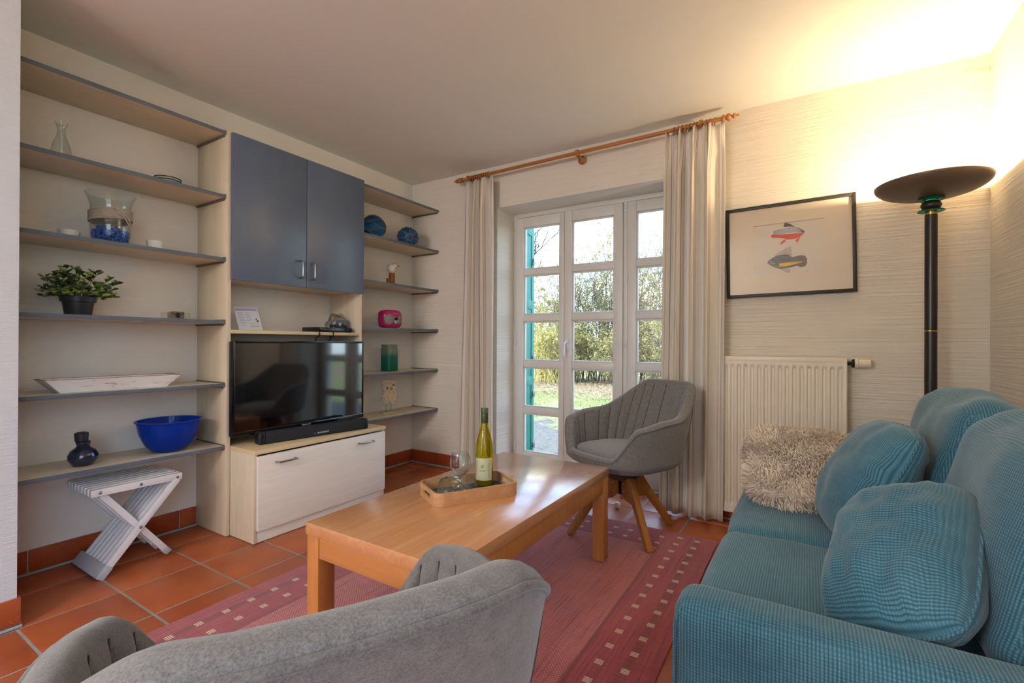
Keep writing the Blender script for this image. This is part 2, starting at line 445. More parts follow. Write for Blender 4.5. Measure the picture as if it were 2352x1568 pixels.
tint_trans('teal_glass', [(0, '2E9C84'), (.55, '3FA898'), (.72, 'B9CDB6'), (1, 'B4C2AE')], 0, .21, .4)
simple('dark_blue_glaze', '17233C', .12, .1, .7, coat=.6); simple('blue_stone', '2E62C0', .25, 0, .6)

# fabrics
def weave(name, dark, mid, light, pitch=.0065, contrast=1.0, bumpd=.0016):
    t = NT(name); tc = t.n('ShaderNodeTexCoord'); sp = t.n('ShaderNodeSeparateXYZ'); t.l(tc.outputs['UV'], sp.inputs[0])
    wob = t.noise(t.coord('UV'), 26, 2); big = t.noise(t.coord('UV'), 5, 4)
    def rib(o, ph):
        return t.math('MULTIPLY_ADD', t.math('SINE', t.math('ADD', t.math('MULTIPLY', o, 2*PI/pitch), t.math('MULTIPLY', wob, ph*.25))), .5, .5)
    ru = rib(sp.outputs['X'], 5); rv = rib(sp.outputs['Y'], 6)
    h = t.math('MULTIPLY', t.math('POWER', ru, .7), t.math('MULTIPLY_ADD', rv, .5, .5))
    thr = t.noise(t.coord('UV', (14, 700, 1)), 1, 2); thr2 = t.noise(t.coord('UV', (700, 14, 1)), 1, 2)
    f = t.math('ADD', t.math('MULTIPLY', h, .34*contrast), t.math('MULTIPLY', t.math('ADD', t.math('ADD', thr, thr2), big), .29))
    c = t.ramp(f, [(.12, dark), (.48, mid), (.85, light)])
    t.done(t.pbr(c, .9, 0, t.bump(h, .5, bumpd*.6), .15, sheen=.25))
weave('sofa_fabric', '15303D', '336175', '6695A4', .0066)
def felt(name, c1, c2):
    t = NT(name); v = t.coord('Object'); a = t.noise(v, 420, 4, .7); b = t.noise(v, 60, 3)
    f = t.math('ADD', t.math('MULTIPLY', a, .75), t.math('MULTIPLY', b, .25))
    c = t.ramp(f, [(.34, c1), (.64, c2)])
    t.done(t.pbr(c, .95, 0, t.bump(a, .5, .0015), .1, sheen=.35))
felt('felt_grey', '5C5A58', '888480'); felt('felt_pipe', '545250', '7E7A76')
simple('seat_under', '5A4A44', .9); simple('felt_seam_shade', '3C3A3A', .95)
t = NT('curtain_cloth'); tc = t.n('ShaderNodeTexCoord'); sp = t.n('ShaderNodeSeparateXYZ'); t.l(tc.outputs['UV'], sp.inputs[0])
mo = t.math('FRACT', t.math('DIVIDE', sp.outputs['X'], .17))
CB = 'FBF5EA'
c = t.ramp(mo, [(0, CB), (.20, CB), (.205, 'A98F77'), (.222, CB), (.27, CB), (.275, 'B49C86'), (.29, CB), (.34, 'E8DABE'), (.42, 'E8DABE'), (.425, '8A8A84'), (.437, CB), (.62, CB), (.625, 'B8977C'), (.66, 'C4AA90'), (.665, CB), (.72, 'E4DCD2'), (.80, 'E4DCD2'), (.805, '9C8672'), (.815, CB), (1, CB)][:32])
c = t.mix(.12, c, t.ramp(t.noise(t.coord('UV', (900, 30, 1)), 1, 2), [(.3, '808080'), (.7, 'FFFFFF')]), 'MULTIPLY')
d = t.pbr(c, .9, 0, None, .1, sheen=.2); tl = t.n('ShaderNodeBsdfTranslucent'); t.l(c, tl.inputs[0]); m = t.n('ShaderNodeMixShader'); m.inputs[0].default_value = .22
t.l(d, m.inputs[1]); t.l(tl.outputs[0], m.inputs[2]); t.done(m.outputs[0])
simple('fur', 'C9BCAE', .95, sheen=.3); simple('fur_base', 'E2D4C4', .98)

# rug: coloured yarn pattern in the rug's own coordinates (origin at its centre)
RX0, RX1, RY0, RY1 = -2.015, -.40, .30, 2.735
RC = ((RX0+RX1)/2, (RY0+RY1)/2); RHX = (RX1-RX0)/2; RHY = (RY1-RY0)/2
t = NT('rug_yarn'); tc = t.n('ShaderNodeTexCoord'); sp = t.n('ShaderNodeSeparateXYZ'); t.l(tc.outputs['Object'], sp.inputs[0]); X, Y = sp.outputs['X'], sp.outputs['Y']
ax = t.math('ABSOLUTE', X); dx = t.math('SUBTRACT', RHX, ax); dy = t.math('SUBTRACT', RHY, t.math('ABSOLUTE', Y)); dmin = t.math('MINIMUM', dx, dy)
def band(v, c, w): return t.math('LESS_THAN', t.math('ABSOLUTE', t.math('SUBTRACT', v, c)), w)
def rep(v, pitch, ph): return t.math('SUBTRACT', t.math('PINGPONG', t.math('ADD', v, 50*pitch+ph), pitch/2), 0)
lenY = band(rep(Y, .0985, .029), .0, .013); lenX = band(rep(X, .086, -.0225), .0, .013)
stripeY = t.math('GREATER_THAN', t.math('SINE', t.math('MULTIPLY', Y, 2*PI/.0066)), -.35); stripeX = t.math('GREATER_THAN', t.math('SINE', t.math('MULTIPLY', X, 2*PI/.0066)), -.35)
rowX = t.math('MAXIMUM', band(dx, .092, .0135), band(dx, .180, .0135)); rowY = t.math('MAXIMUM', band(dy, .103, .0125), band(dy, .197, .0125))
notcorner = t.math('GREATER_THAN', dy, .235); notcx = t.math('GREATER_THAN', dx, .03)
sqX = t.math('MULTIPLY', t.math('MULTIPLY', rowX, lenY), t.math('MULTIPLY', stripeY, t.math('GREATER_THAN', dy, .05)))
sqY = t.math('MULTIPLY', t.math('MULTIPLY', rowY, lenX), t.math('MULTIPLY', stripeX, t.math('GREATER_THAN', dx, .22)))
sq = t.math('MAXIMUM', sqX, sqY)
field = t.math('GREATER_THAN', dmin, .252)
stY = t.coord('Object', (120, 3.2, 1)); stX = t.coord('Object', (3.2, 120, 1))
yarn = t.ramp(t.noise(stY, 1, 4, .6), [(.28, '7A3044'), (.42, '9A404E'), (.55, 'B05054'), (.66, 'B25A40'), (.78, 'A44C68')])
yarn2 = t.ramp(t.noise(stX, 1, 4, .6), [(.28, '7A3044'), (.42, '9A404E'), (.55, 'B05054'), (.66, 'B25A40'), (.78, 'A44C68')])
bw = t.math('MULTIPLY', t.math('SINE', t.math('MULTIPLY', X, 2*PI/.013)), t.math('SINE', t.math('MULTIPLY', Y, 2*PI/.013)))
fieldc = t.mix(t.math('MULTIPLY_ADD', bw, .5, .5), t.mix(.5, yarn, yarn2), t.ramp(t.noise(stY, 1, 4, .6), [(.3, 'A45264'), (.5, 'D89088'), (.7, 'CC7460')]))
base = t.mix(field, t.mix(.3, yarn, yarn2), fieldc)
dark = t.math('MULTIPLY', t.math('MAXIMUM', band(dx, .092, .016), band(dmin, .246, .008)), .35)
base = t.mix(dark, base, '5E3A2E')
base = t.mix(sq, base, 'E3CFB2')
micro = t.math('MULTIPLY', t.math('SINE', t.math('MULTIPLY', X, 2*PI/.0042)), t.math('SINE', t.math('MULTIPLY', Y, 2*PI/.0042)))
hh = t.math('ADD', t.math('MULTIPLY', micro, .35), t.math('MULTIPLY', t.math('MULTIPLY', bw, field), .65))
t.done(t.pbr(base, .95, 0, t.bump(hh, .6, .0018), .1, sheen=.3))

# garden
t = NT('ground_garden'); tc = t.n('ShaderNodeTexCoord'); sp = t.n('ShaderNodeSeparateXYZ'); t.l(tc.outputs['Object'], sp.inputs[0]); v = t.coord('Object')
wv = t.math('ADD', sp.outputs['Y'], t.math('MULTIPLY', t.math('SUBTRACT', t.noise(v, .7, 5, .65), .5), 5.0))
grass = t.ramp(t.noise(v, 9, 6, .7), [(.3, (.130, .165, .055, 1)), (.5, (.220, .240, .100, 1)), (.7, (.320, .300, .170, 1))])
pave = t.ramp(t.noise(v, 14, 5, .7), [(.3, (.080, .078, .072, 1)), (.55, (.150, .146, .138, 1)), (.75, (.095, .110, .050, 1))])
leaf = t.ramp(t.noise(v, 30, 5, .7), [(.3, (.130, .080, .050, 1)), (.5, (.270, .200, .130, 1)), (.7, (.400, .330, .250, 1))])
c = t.mix(t.ramp(t.math('DIVIDE', wv, 10), [(.61, '000000'), (.66, 'FFFFFF')]), pave, grass)
c = t.mix(t.ramp(t.math('DIVIDE', wv, 20), [(.50, '000000'), (.55, 'FFFFFF'), (.70, 'FFFFFF'), (.74, '000000')]), c, leaf)
t.done(t.pbr(c, .95, 0, t.bump(t.noise(v, 40, 4), .6, .02), .1))
def leafmat(name, stops):
    t = NT(name); oi = t.n('ShaderNodeNewGeometry'); c = t.ramp(oi.outputs['Random Per Island'], stops)
    d = t.n('ShaderNodeBsdfDiffuse'); t.l(c, d.inputs[0]); tl = t.n('ShaderNodeBsdfTranslucent'); t.l(c, tl.inputs[0]); m = t.n('ShaderNodeMixShader'); m.inputs[0].default_value = .4
    t.l(d.outputs[0], m.inputs[1]); t.l(tl.outputs[0], m.inputs[2]); t.done(m.outputs[0])
leafmat('leaf_olive', [(0, (.200, .230, .065, 1)), (.4, (.330, .330, .115, 1)), (.7, (.440, .390, .190, 1)), (1, (.420, .280, .140, 1))])
leafmat('leaf_yellow', [(0, (.280, .280, .070, 1)), (.5, (.450, .410, .150, 1)), (1, (.420, .320, .100, 1))])
leafmat('grass_blade', [(0, (.110, .180, .045, 1)), (.5, (.220, .260, .080, 1)), (1, (.360, .330, .170, 1))])
leafmat('dry_leaf', [(0, (.180, .090, .045, 1)), (.5, (.400, .290, .190, 1)), (1, (.520, .450, .360, 1))])
t = NT('fur_tip'); oi = t.n('ShaderNodeNewGeometry'); t.done(t.pbr(t.ramp(oi.outputs['Random Per Island'], [(0, 'FFF2E0'), (.6, 'F8E6D0'), (.85, 'DCC8B2'), (1, 'A08C78')]), .9, 0, None, .1, sheen=.4))
simple('twig', '6A5E50', .9); simple('twig_dark', '332C28', .9); simple('twig_yellow', 'BDB070', .9)
t = NT('plant_leaf'); oi = t.n('ShaderNodeObjectInfo'); c = t.ramp(oi.outputs['Random'], [(0, '2F4526'), (.4, '57743A'), (.75, '8DA04A'), (1, 'A6B35C')])
t.done(t.pbr(c, .5, 0, None, .4)); simple('plant_stem', '4C4A2C', .8)

# ================================================================== the room
XL, XR, YB, ZC = -3.0, .746, 3.142, 2.46          # alcove wall, right wall, window wall, ceiling
PX, PY = -2.482, .535                              # pier face, pier end
YREAR = -3.2
WX0, WX1, WZ = -2.088, -.62, 2.128                 # window reveal
YF = 3.38                                          # inner face of the window frame

def plane_wall(name, mat, quads, thick_dir, th=.25):
    m = MB()
    for q in quads: m.box(*q)
    o = m.build(name, mat, smooth=0); o['kind'] = 'structure'; return o
plane_wall('wall_left', 'plaster_left', [(XL-.3, XL, PY-.2, YB+.3, -.05, ZC+.02)], 0)
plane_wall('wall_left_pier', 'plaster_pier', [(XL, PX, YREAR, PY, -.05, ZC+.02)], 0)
plane_wall('wall_back', 'plaster_back', [(XL, WX0, YB, YB+.40, -.05, ZC+.02), (WX0, WX1, YB, YB+.40, WZ, ZC+.02)], 0)
plane_wall('wall_back_right', 'plaster_right', [(WX1, XR, YB, YB+.40, -.05, ZC+.02)], 0)
SY0, SY1, SZ0, SZ1 = -2.38, -.22, .14, 2.30         # opening for the side window added behind the camera
plane_wall('wall_right', 'plaster_right', [(XR, XR+.3, SY1, YB+.3, -.05, ZC+.02), (XR, XR+.3, YREAR, SY0, -.05, ZC+.02), (XR, XR+.3, SY0, SY1, SZ1, ZC+.02), (XR, XR+.3, SY0, SY1, -.05, SZ0)], 0)
QX0, QX1, QZ0, QZ1 = -2.15, -1.28, .12, 2.30           # opening for the rear window added behind the camera
plane_wall('wall_rear', 'plaster_left', [(XL-.3, QX0, YREAR-.3, YREAR, -.05, ZC+.02), (QX1, XR+.3, YREAR-.3, YREAR, -.05, ZC+.02), (QX0, QX1, YREAR-.3, YREAR, QZ1, ZC+.02), (QX0, QX1, YREAR-.3, YREAR, -.05, QZ0)], 0)
plane_wall('ceiling', 'ceiling_paint', [(XL-.3, XR+.3, YREAR-.3, YB+.40, ZC, ZC+.2)], 0)
m = MB().box(XL-.2, XR+.2, YREAR-.2, YB+.42, -.12, -.003)
floor = m.build('floor', 'grout', smooth=0, origin=(0, 0, 0)); floor['kind'] = 'structure'
# chipped plaster patch high in the corner
m = MB(); pts = []
for i in range(14):
    a = 2*PI*i/14; r = 1 + .28*math.sin(3*a+1) + .15*math.sin(5*a)
    pts.append((.045*r*math.cos(a), .030*r*math.sin(a)))
m.prism(pts, lambda a, b, h: (.690+a, YB-h, 2.372+b), -.002, .004)
o = m.build('trim_1', 'plaster_right', bevel=.002); o['kind'] = 'structure'; o['label'] = 'patched lump of plaster high in the wall corner'

# terracotta floor tiles, one object each (children of the floor)
TP, TS = .31, .30
tm = bpy.data.meshes.new('floor_tile'); bm = bmesh.new(); bmesh.ops.create_cube(bm, size=1)
bmesh.ops.scale(bm, vec=(TS, TS, .010), verts=bm.verts); bmesh.ops.translate(bm, vec=(0, 0, -.005), verts=bm.verts)
bmesh.ops.bevel(bm, geom=[e for e in bm.edges if all(v.co.z > -.001 for v in e.verts)], offset=.003, segments=2, profile=.6, affect='EDGES')
bm.to_mesh(tm); bm.free(); tm.polygons.foreach_set('use_smooth', [True]*len(tm.polygons)); tm.set_sharp_from_angle(angle=.6); tm.materials.append(MAT['terracotta'])
def cut_tile(x0, x1, y0, y1):
    m = MB().box(x0, x1, y0, y1, -.010, 0); return m.build('floor_tile', 'terracotta', floor, bevel=.0025)
xs = [-2.155 + TP*k for k in range(-3, 11)]; ys = [.532 + TP*k for k in range(-4, 10)]
for x in xs:
    for y in ys:
        x0, x1, y0, y1 = x+.005, x+TP-.005, y+.005, y+TP-.005
        lox = XL+.012; hix = XR-.004; loy = YREAR; hiy = YF+.03 if (x0 > WX0-.1 and x1 < WX1+.2) else YB-.012
        if y0 < PY: lox = PX+.012
        a0, a1, b0, b1 = max(x0, lox), min(x1, hix), max(y0, loy), min(y1, hiy)
        if a1-a0 < .015 or b1-b0 < .015: continue
        if a1-a0 > TS-.001 and b1-b0 > TS-.001:
            o = lin_obj('floor_tile', tm, floor); o.location = ((x0+x1)/2, (y0+y1)/2, random.uniform(-.0006, .0006))
        else: cut_tile(a0, a1, b0, b1)
m = MB().box(PX, XR, YREAR, .532-TP*4-.005, -.012, -.001); m.build('floor_sheet', 'terracotta', floor, smooth=0)

# terracotta skirting, each tile its own object; pale sealant strip below
def skirting(name, p0, p1, nrm, h=.098, t=.010, first=.30):
    p0, p1, nrm = Vector(p0), Vector(p1), Vector(nrm); d = (p1-p0); Ln = d.length; d.normalize()
    m = MB(); a = p0 + nrm*.002; b = p1 + nrm*.002
    m.obox((a+b)/2 + nrm*.006 + Vector((0,0,.005)), d, nrm, (0,0,1), Ln/2, .008, .005)
    root = m.build(name, 'sealant', bevel=.002); root['kind'] = 'structure'
    s = 0; ln = first
    while s < Ln - .004:
        e = min(Ln, s+ln)
        q = MB(); q.obox(p0 + d*((s+e)/2) + nrm*(t/2) + Vector((0,0,.012+h/2)), d, nrm, (0,0,1), (e-s)/2-.003, t/2, h/2)
        q.build('skirting_tile', 'terracotta_skirting', root, bevel=.002)
        s = e; ln = .306
    return root
skirting('baseboard_left', (XL, PY, 0), (XL, 1.378, 0), (1, 0, 0), first=.145)
skirting('baseboard_left_alcove', (XL, 2.302, 0), (XL, YB-.012, 0), (1, 0, 0), first=.25)
skirting('baseboard_back', (XL, YB, 0), (WX0, YB, 0), (0, -1, 0), first=.29)
skirting('baseboard_back_right', (WX1, YB, 0), (XR-.012, YB, 0), (0, -1, 0), first=.2)
skirting('baseboard_right', (XR, YB, 0), (XR, -.2, 0), (-1, 0, 0))
skirting('baseboard_pier', (PX, -1.2, 0), (PX, PY+.012, 0), (1, 0, 0), first=.22)
skirting('baseboard_pier_end', (PX-.012, PY, 0), (XL, PY, 0), (0, 1, 0), first=.3)

# ---------------------------------------------------------------- window: outer frame, three sashes with five panes each
win = structure('window_1', (-1.355, YF, 0))
m = MB()
FB = YF + .075
m.box(WX0, WX0+.034, YF+.012, FB, 0, WZ); m.box(WX1-.036, WX1, YF+.012, FB, 0, WZ)
m.box(WX0+.034, WX1-.036, YF+.012, FB, 2.092, WZ); m.box(WX0+.034, WX1-.036, YF+.012, FB, -.01, .022)
m.box(-1.142, -1.112, YF+.006, FB, .022, 2.092)
m.build('window_frame', 'window_white', win, bevel=.004)
ROWS = [(.163, .483), (.535, .860), (.912, 1.235), (1.287, 1.612), (1.660, 2.008)]
def sash(x0, x1, g0, g1, y0=YF, handle=None, hinges=()):
    m = MB(); y1 = y0 + .055; zt = 2.088; zb = .026
    m.box(x0, g0, y0, y1, zb, zt); m.box(g1, x1, y0, y1, zb, zt)
    zz = [zb] + [z for r in ROWS for z in r] + [zt]
    for i in range(0, len(zz), 2): m.box(g0, g1, y0+.003, y1-.003, zz[i], zz[i+1])
    s = m.build('sash', 'window_white', win, bevel=.003)
    q = MB()
    for a, b in ROWS:                                  # glazing beads: bevelled slips round every pane
        w = .013
        for (u0, u1, w0, w1) in ((g0, g0+w, a, b), (g1-w, g1, a, b), (g0+w, g1-w, a, a+w), (g0+w, g1-w, b-w, b)):
            q.box(u0, u1, y0+.012, y0+.030, w0, w1)
    q.build('glazing_bead', 'window_white', s, bevel=.004)
    for a, b in ROWS:
        MB().box(g0+.004, g1-.004, y0+.031, y0+.035, a+.004, b-.004).build('pane', 'pane_glass', s, smooth=0)
    for hx, hz in hinges:
        h = MB()
        for k in range(3): h.lathe([(.0075, 0), (.0075, .022)], (hx, y0-.004, hz-.034+.0235*k), 12)
        h.build('hinge', 'white_lacquer', s, bevel=.001)
    if handle:
        hx, hz = handle; h = MB()
        h.box(hx-.013, hx+.013, y0-.010, y0, hz-.03, hz+.05)
        h.tube([(hx, y0, hz+.022), (hx, y0-.03, hz+.022), (hx-.002, y0-.048, hz+.016), (hx-.004, y0-.056, hz-.02), (hx-.004, y0-.055, hz-.065), (hx-.003, y0-.05, hz-.092)], [.009, .009, .009, .0085, .008, .006], 10)
        h.build('handle', 'white_lacquer', s, bevel=.003)
    return s
sash(-2.054, -1.617, -1.987, -1.657, hinges=((-2.060, 2.03), (-2.060, 1.06), (-2.060, .2)))
sash(-1.613, -1.144, -1.550, -1.210, YF-.004, handle=(-1.585, 1.045))
sash(-1.110, -.657, -1.047, -.720, hinges=((-1.116, 2.045), (-1.116, 1.06)))
# stone step outside, outer wall returns
m = MB().box(WX0-.1, WX1+.1, YB+.34, YB+.62, -.16, -.012); o = m.build('trim_2', 'gravel', bevel=.008); o['kind'] = 'structure'; o['label'] = 'stone door step outside the window'
# green shutter folded back outside
sh = thing('window_shutter', 'green wooden shutter standing open outside the glazed door', 'shutter', (-2.13, 3.60, 0))
a = Vector((-2.105, 3.575, 0)); b = Vector((-2.135, 3.80, 0)); dd = (b-a).normalized(); nn = Vector((dd.y, -dd.x, 0)); c0 = (a+b)/2; hw = (b-a).length/2
m = MB()
for s in (-1, 1): m.obox(c0 + dd*s*(hw-.03) + Vector((0,0,1.06)), dd, nn, (0,0,1), .03, .017, 1.04)
for z in (.06, .72, 1.4, 2.06): m.obox(c0 + Vector((0,0,z)), dd, nn, (0,0,1), hw-.06, .017, .04)
m.build('shutter_frame', 'shutter_green', sh, bevel=.003)
for k in range(3):
    MB().obox(c0 + dd*(k-1)*(hw-.06)*.66 + Vector((0,0,1.06)), dd, nn, (0,0,1), (hw-.06)*.325, .010, 1.0).build('plank', 'shutter_green', sh, bevel=.002)
for z in (1.80, .92, .60, .14):
    MB().obox(a + nn*.02 + dd*.20 + Vector((0,0,z)), dd, nn, (0,0,1), .02, .012, .022).obox(a + nn*.028 + dd*.185 + Vector((0,0,z-.03)), dd, nn, (0,0,1), .03, .006, .006).build('shutter_hinge', 'clip_metal', sh, bevel=.003)

# side window added unseen behind the camera to let in more daylight
win2 = structure('added_side_window', (XR+.2, -1.3, SZ0)); m = MB()
m.box(XR+.16, XR+.22, SY0, SY0+.06, SZ0, SZ1); m.box(XR+.16, XR+.22, SY1-.06, SY1, SZ0, SZ1); m.box(XR+.16, XR+.22, SY0, SY1, SZ1-.06, SZ1); m.box(XR+.16, XR+.22, SY0, SY1, SZ0, SZ0+.06); m.box(XR+.16, XR+.22, -1.33, -1.27, SZ0, SZ1)
m.build('window_frame', 'window_white', win2, bevel=.004)
for y0, y1 in ((SY0+.06, -1.33), (-1.27, SY1-.06)): MB().box(XR+.188, XR+.192, y0, y1, SZ0+.06, SZ1-.06).build('pane', 'pane_glass', win2, smooth=0)
win3 = structure('added_rear_window', (-.9, YREAR-.2, QZ0)); m = MB()  # rear window added unseen behind the camera for bluish fill light
for k in range(3): x = QX0 + (QX1-QX0-.06)*k/2; m.box(x, x+.06, YREAR-.22, YREAR-.16, QZ0, QZ1)
m.box(QX0, QX1, YREAR-.22, YREAR-.16, QZ1-.06, QZ1); m.box(QX0, QX1, YREAR-.22, YREAR-.16, QZ0, QZ0+.06); m.build('window_frame', 'window_white', win3, bevel=.004)
for k in range(2): x = QX0 + (QX1-QX0-.06)*k/2; MB().box(x+.06, x+(QX1-QX0-.06)/2, YREAR-.192, YREAR-.188, QZ0+.06, QZ1-.06).build('pane', 'pane_glass', win3, smooth=0)

# ================================================================== shelf wall
FX = -2.69                                            # front of the shelf boards
LZ = [2.205, 1.857, 1.515, 1.174, .832, .493]; RZ = [2.193, 1.845, 1.509, 1.168, .828, .491]
on_shelf = ['holding nothing, topmost', 'carrying the glass carafe and saucers', 'carrying the vase of blue stones', 'carrying the potted plant', 'carrying the whitewashed tray', 'carrying the blue bowl, lowest']
on_shelf_r = ['holding nothing, topmost', 'carrying the two blue glass floats', 'carrying the seagull figure', 'carrying the pink radio', 'carrying the teal glass vase', 'carrying the shell owl, lowest']
def shelf_board(y0, y1, zt, label, left):
    t = thing('shelf_board', label, 'shelf', ((XL+FX)/2, (y0+y1)/2, zt-.018), 0, 'alcove shelves left of the cupboard' if left else 'alcove shelves right of the cupboard')
    MB().box(XL+.002, FX-.002, y0+.002, y1-.002, zt-.018, zt).build('board', 'maple_y', t, bevel=.0008)
    MB().box(FX-.002, FX+.001, y0+.002, y1-.002, zt-.0185, zt+.0005).build('edge_band', 'shelf_edge', t, bevel=.0006, label='slate grey front edge')
    yr = (y1-.002) if left else (y1-.002)
    MB().box(XL+.004, FX-.012, y1-.009, y1-.001, zt-.027, zt-.018).build('support_rail', 'shelf_rail', t, bevel=.001)
    MB().box(XL+.004, FX-.012, y0+.001, y0+.009, zt-.027, zt-.018).build('support_rail', 'shelf_rail', t, bevel=.001)
    MB().box(XL+.004, FX-.004, y1-.004, y1-.001, zt, zt+.006).build('end_strip', 'shelf_rail', t, bevel=.001)
    if left: MB().box(FX-.020, FX+.004, y1-.006, y1-.001, zt-.021, zt+.003).build('end_clip', 'clip_metal', t, bevel=.001)
    return t
for i in range(6):
    shelf_board(PY+.002, 1.378, LZ[i], 'long maple shelf with slate edge beside the pier, ' + on_shelf[i], True)
    shelf_board(2.302, YB-.002, RZ[i], 'short maple shelf with slate edge in the window corner, ' + on_shelf_r[i], False)
m = MB().box(XL+.002, -2.676, 1.379, 1.400, .002, 2.200); o = m.build('side_panel', 'maple', bevel=.001)
tag(o, 'tall maple upright panel left of the television and blue cupboard', 'panel')
m = MB().box(XL+.002, -2.676, 2.280, 2.301, .492, 2.200); o = m.build('side_panel', 'maple', bevel=.001)
tag(o, 'maple upright panel right of the television beside the short shelves', 'panel')
cup = thing('wall_cupboard', 'wall cupboard with two slate blue doors above the television', 'cupboard', (-2.83, 1.84, 1.40))
m = MB().box(XL+.004, -2.680, 1.401, 2.279, 1.404, 1.422).box(XL+.004, -2.680, 1.401, 2.279, 2.180, 2.198).box(XL+.002, XL+.010, 1.401, 2.279, 1.422, 2.180)
m.build('carcass', 'maple_y', cup, bevel=.001)
def bow_handle(p0, p1, out, r=.0045, proj=.03):
    p0, p1, out = Vector(p0), Vector(p1), Vector(out); d = (p1-p0).normalized(); L = (p1-p0).length
    pts = [p0 - out*.001, p0 + out*proj*.55 + d*.001]
    for i in range(5):
        a = PI/2*i/4; pts.append(p0 + out*(proj*.55 + .45*proj*math.sin(a)) + d*(.013*(1-math.cos(a))))
    for i in range(5):
        a = PI/2*(1-i/4); pts.append(p1 + out*(proj*.55 + .45*proj*math.sin(a)) - d*(.013*(1-math.cos(a))))
    pts += [p1 + out*proj*.55 - d*.001, p1 - out*.001]
    return MB().tube(pts, r, 10)
for (y0, y1, hy) in ((1.396, 1.846, 1.801), (1.849, 2.299, 1.884)):
    d = MB().box(-2.675, -2.655, y0, y1, 1.398, 2.200).build('door', 'door_blue', cup, bevel=.0015)
    bow_handle((-2.655, hy, 1.452), (-2.655, hy, 1.556), (1, 0, 0), .0055, .032).build('handle', 'steel', d, label='brushed steel bow handle')
nb = MB().box(XL+.004, -2.676, 1.401, 2.279, 1.104, 1.124).build('niche_shelf', 'maple_edge', bevel=.001)
tag(nb, 'maple shelf in the niche right above the television', 'shelf')

# low television cabinet
cb = thing('tv_cabinet', 'low maple media cabinet with one wide drop flap under the television', 'cabinet', (-2.72, 1.85, 0))
MB().box(XL+.012, -2.449, 1.402, 1.421, .002, .466).build('side', 'maple', cb, bevel=.001)
MB().box(XL+.012, -2.449, 2.281, 2.300, .002, .466).build('side', 'maple', cb, bevel=.001)
MB().box(XL+.012, -2.440, 1.4015, 2.306, .466, .489).build('top', 'maple_edge', cb, bevel=.001)
MB().box(-2.470, -2.452, 1.421, 2.281, .002, .062).build('plinth', 'maple_white', cb, bevel=.001)
MB().box(XL+.012, -2.47, 1.421, 2.281, .062, .08).build('floor_board', 'maple_y', cb, bevel=.001)
fl = MB().box(-2.449, -2.431, 1.416, 2.294, .066, .457).build('flap', 'maple_white', cb, bevel=.0012)
bow_handle((-2.431, 1.512, .413), (-2.431, 1.624, .413), (1, 0, 0), .005, .03).build('handle', 'steel', fl, label='brushed steel bow handle')
bow_handle((-2.431, 2.070, .413), (-2.431, 2.182, .413), (1, 0, 0), .005, .03).build('handle', 'steel', fl, label='brushed steel bow handle')

def text_mesh(name, txt, size, mat, parent, origin, ux, uy, ext=.0003):
    c = bpy.data.curves.new('t', 'FONT'); c.body = txt; c.size = size; c.align_x = 'CENTER'; c.align_y = 'CENTER'; c.extrude = ext; c.resolution_u = 2
    o = bpy.data.objects.new('t', c); COL.objects.link(o)
    me = bpy.data.meshes.new_from_object(o.evaluated_get(bpy.context.evaluated_depsgraph_get())); bpy.data.objects.remove(o); bpy.data.curves.remove(c)
    ux, uy, org = Vector(ux), Vector(uy), Vector(origin); uz = ux.cross(uy); inv = MW[parent].inverted()
    for v in me.vertices: v.co = inv @ (org + ux*v.co.x + uy*v.co.y + uz*v.co.z)
    me.materials.append(MAT[mat]); me.name = name
    r = lin_obj(name, me, parent); MW[r] = MW[parent]; return r

tv = thing('television', 'black flat screen television standing on the maple media cabinet', 'television', (-2.64, 1.82, .489))
TX = -2.618
m = MB().box(TX-.045, TX-.004, 1.383, 2.266, .543, 1.062); m.build('back_shell', 'black_plastic', tv, bevel=.006)
m = MB(); w = .013
m.box(TX-.006, TX, 1.380, 1.380+w, .540, 1.064); m.box(TX-.006, TX, 2.269-w, 2.269, .540, 1.064); m.box(TX-.006, TX, 1.380+w, 2.269-w, 1.064-w, 1.064); m.box(TX-.006, TX, 1.380+w, 2.269-w, .540, .566)
m.build('bezel', 'tv_bezel', tv, bevel=.002)
MB().box(TX-.006, TX-.003, 1.380+w, 2.269-w, .566, 1.064-w).build('screen', 'tv_screen', tv, smooth=0)
MB().box(TX, TX+.0008, 1.384, 2.266, .5645, .5665).build('chrome_line', 'chrome', tv, smooth=0)
text_mesh('logo', 'Panasonic', .016, 'silver_plastic', tv, (TX+.0006, 1.825, .553), (0, 1, 0), (0, 0, 1))
MB().box(-2.72, -2.60, 1.66, 1.99, .4895, .499).build('stand_base', 'tv_bezel', tv, bevel=.004)
MB().box(-2.668, -2.642, 1.78, 1.87, .499, .60).build('stand_neck', 'black_plastic', tv, bevel=.003)

p0 = Vector((-2.552, 1.492, .4895)); p1 = Vector((-2.462, 2.170, .4895)); d = (p1-p0).normalized(); nrm = Vector((d.y, -d.x, 0))
sb = thing('soundbar', 'long black soundbar lying on the media cabinet before the television', 'soundbar', tuple((p0+p1)/2 - nrm*.03))
c = (p0+p1)/2 - nrm*.03 + Vector((0, 0, .034))
L2 = (p1-p0).length/2
MB().obox(c, d, nrm, (0,0,1), L2-.03, .031, .032).build('body', 'dark_fabric_grille', sb, bevel=.008, seg=3)
for s in (-1, 1): MB().obox(c + d*s*(L2-.014), d, nrm, (0,0,1), .018, .033, .034).build('end_cap', 'black_plastic', sb, bevel=.010, seg=3)
text_mesh('logo', 'BLAUPUNKT', .013, 'white_lacquer', sb, c + nrm*.0316 + d*.03 - Vector((0,0,.012)), d, (0,0,1))
MB().lathe([(.0045, 0), (.0045, .0008)], c + nrm*.0312 - d*.022 - Vector((0,0,.012)), 14, nrm).build('logo_dot', 'fish_blue', sb, smooth=0)
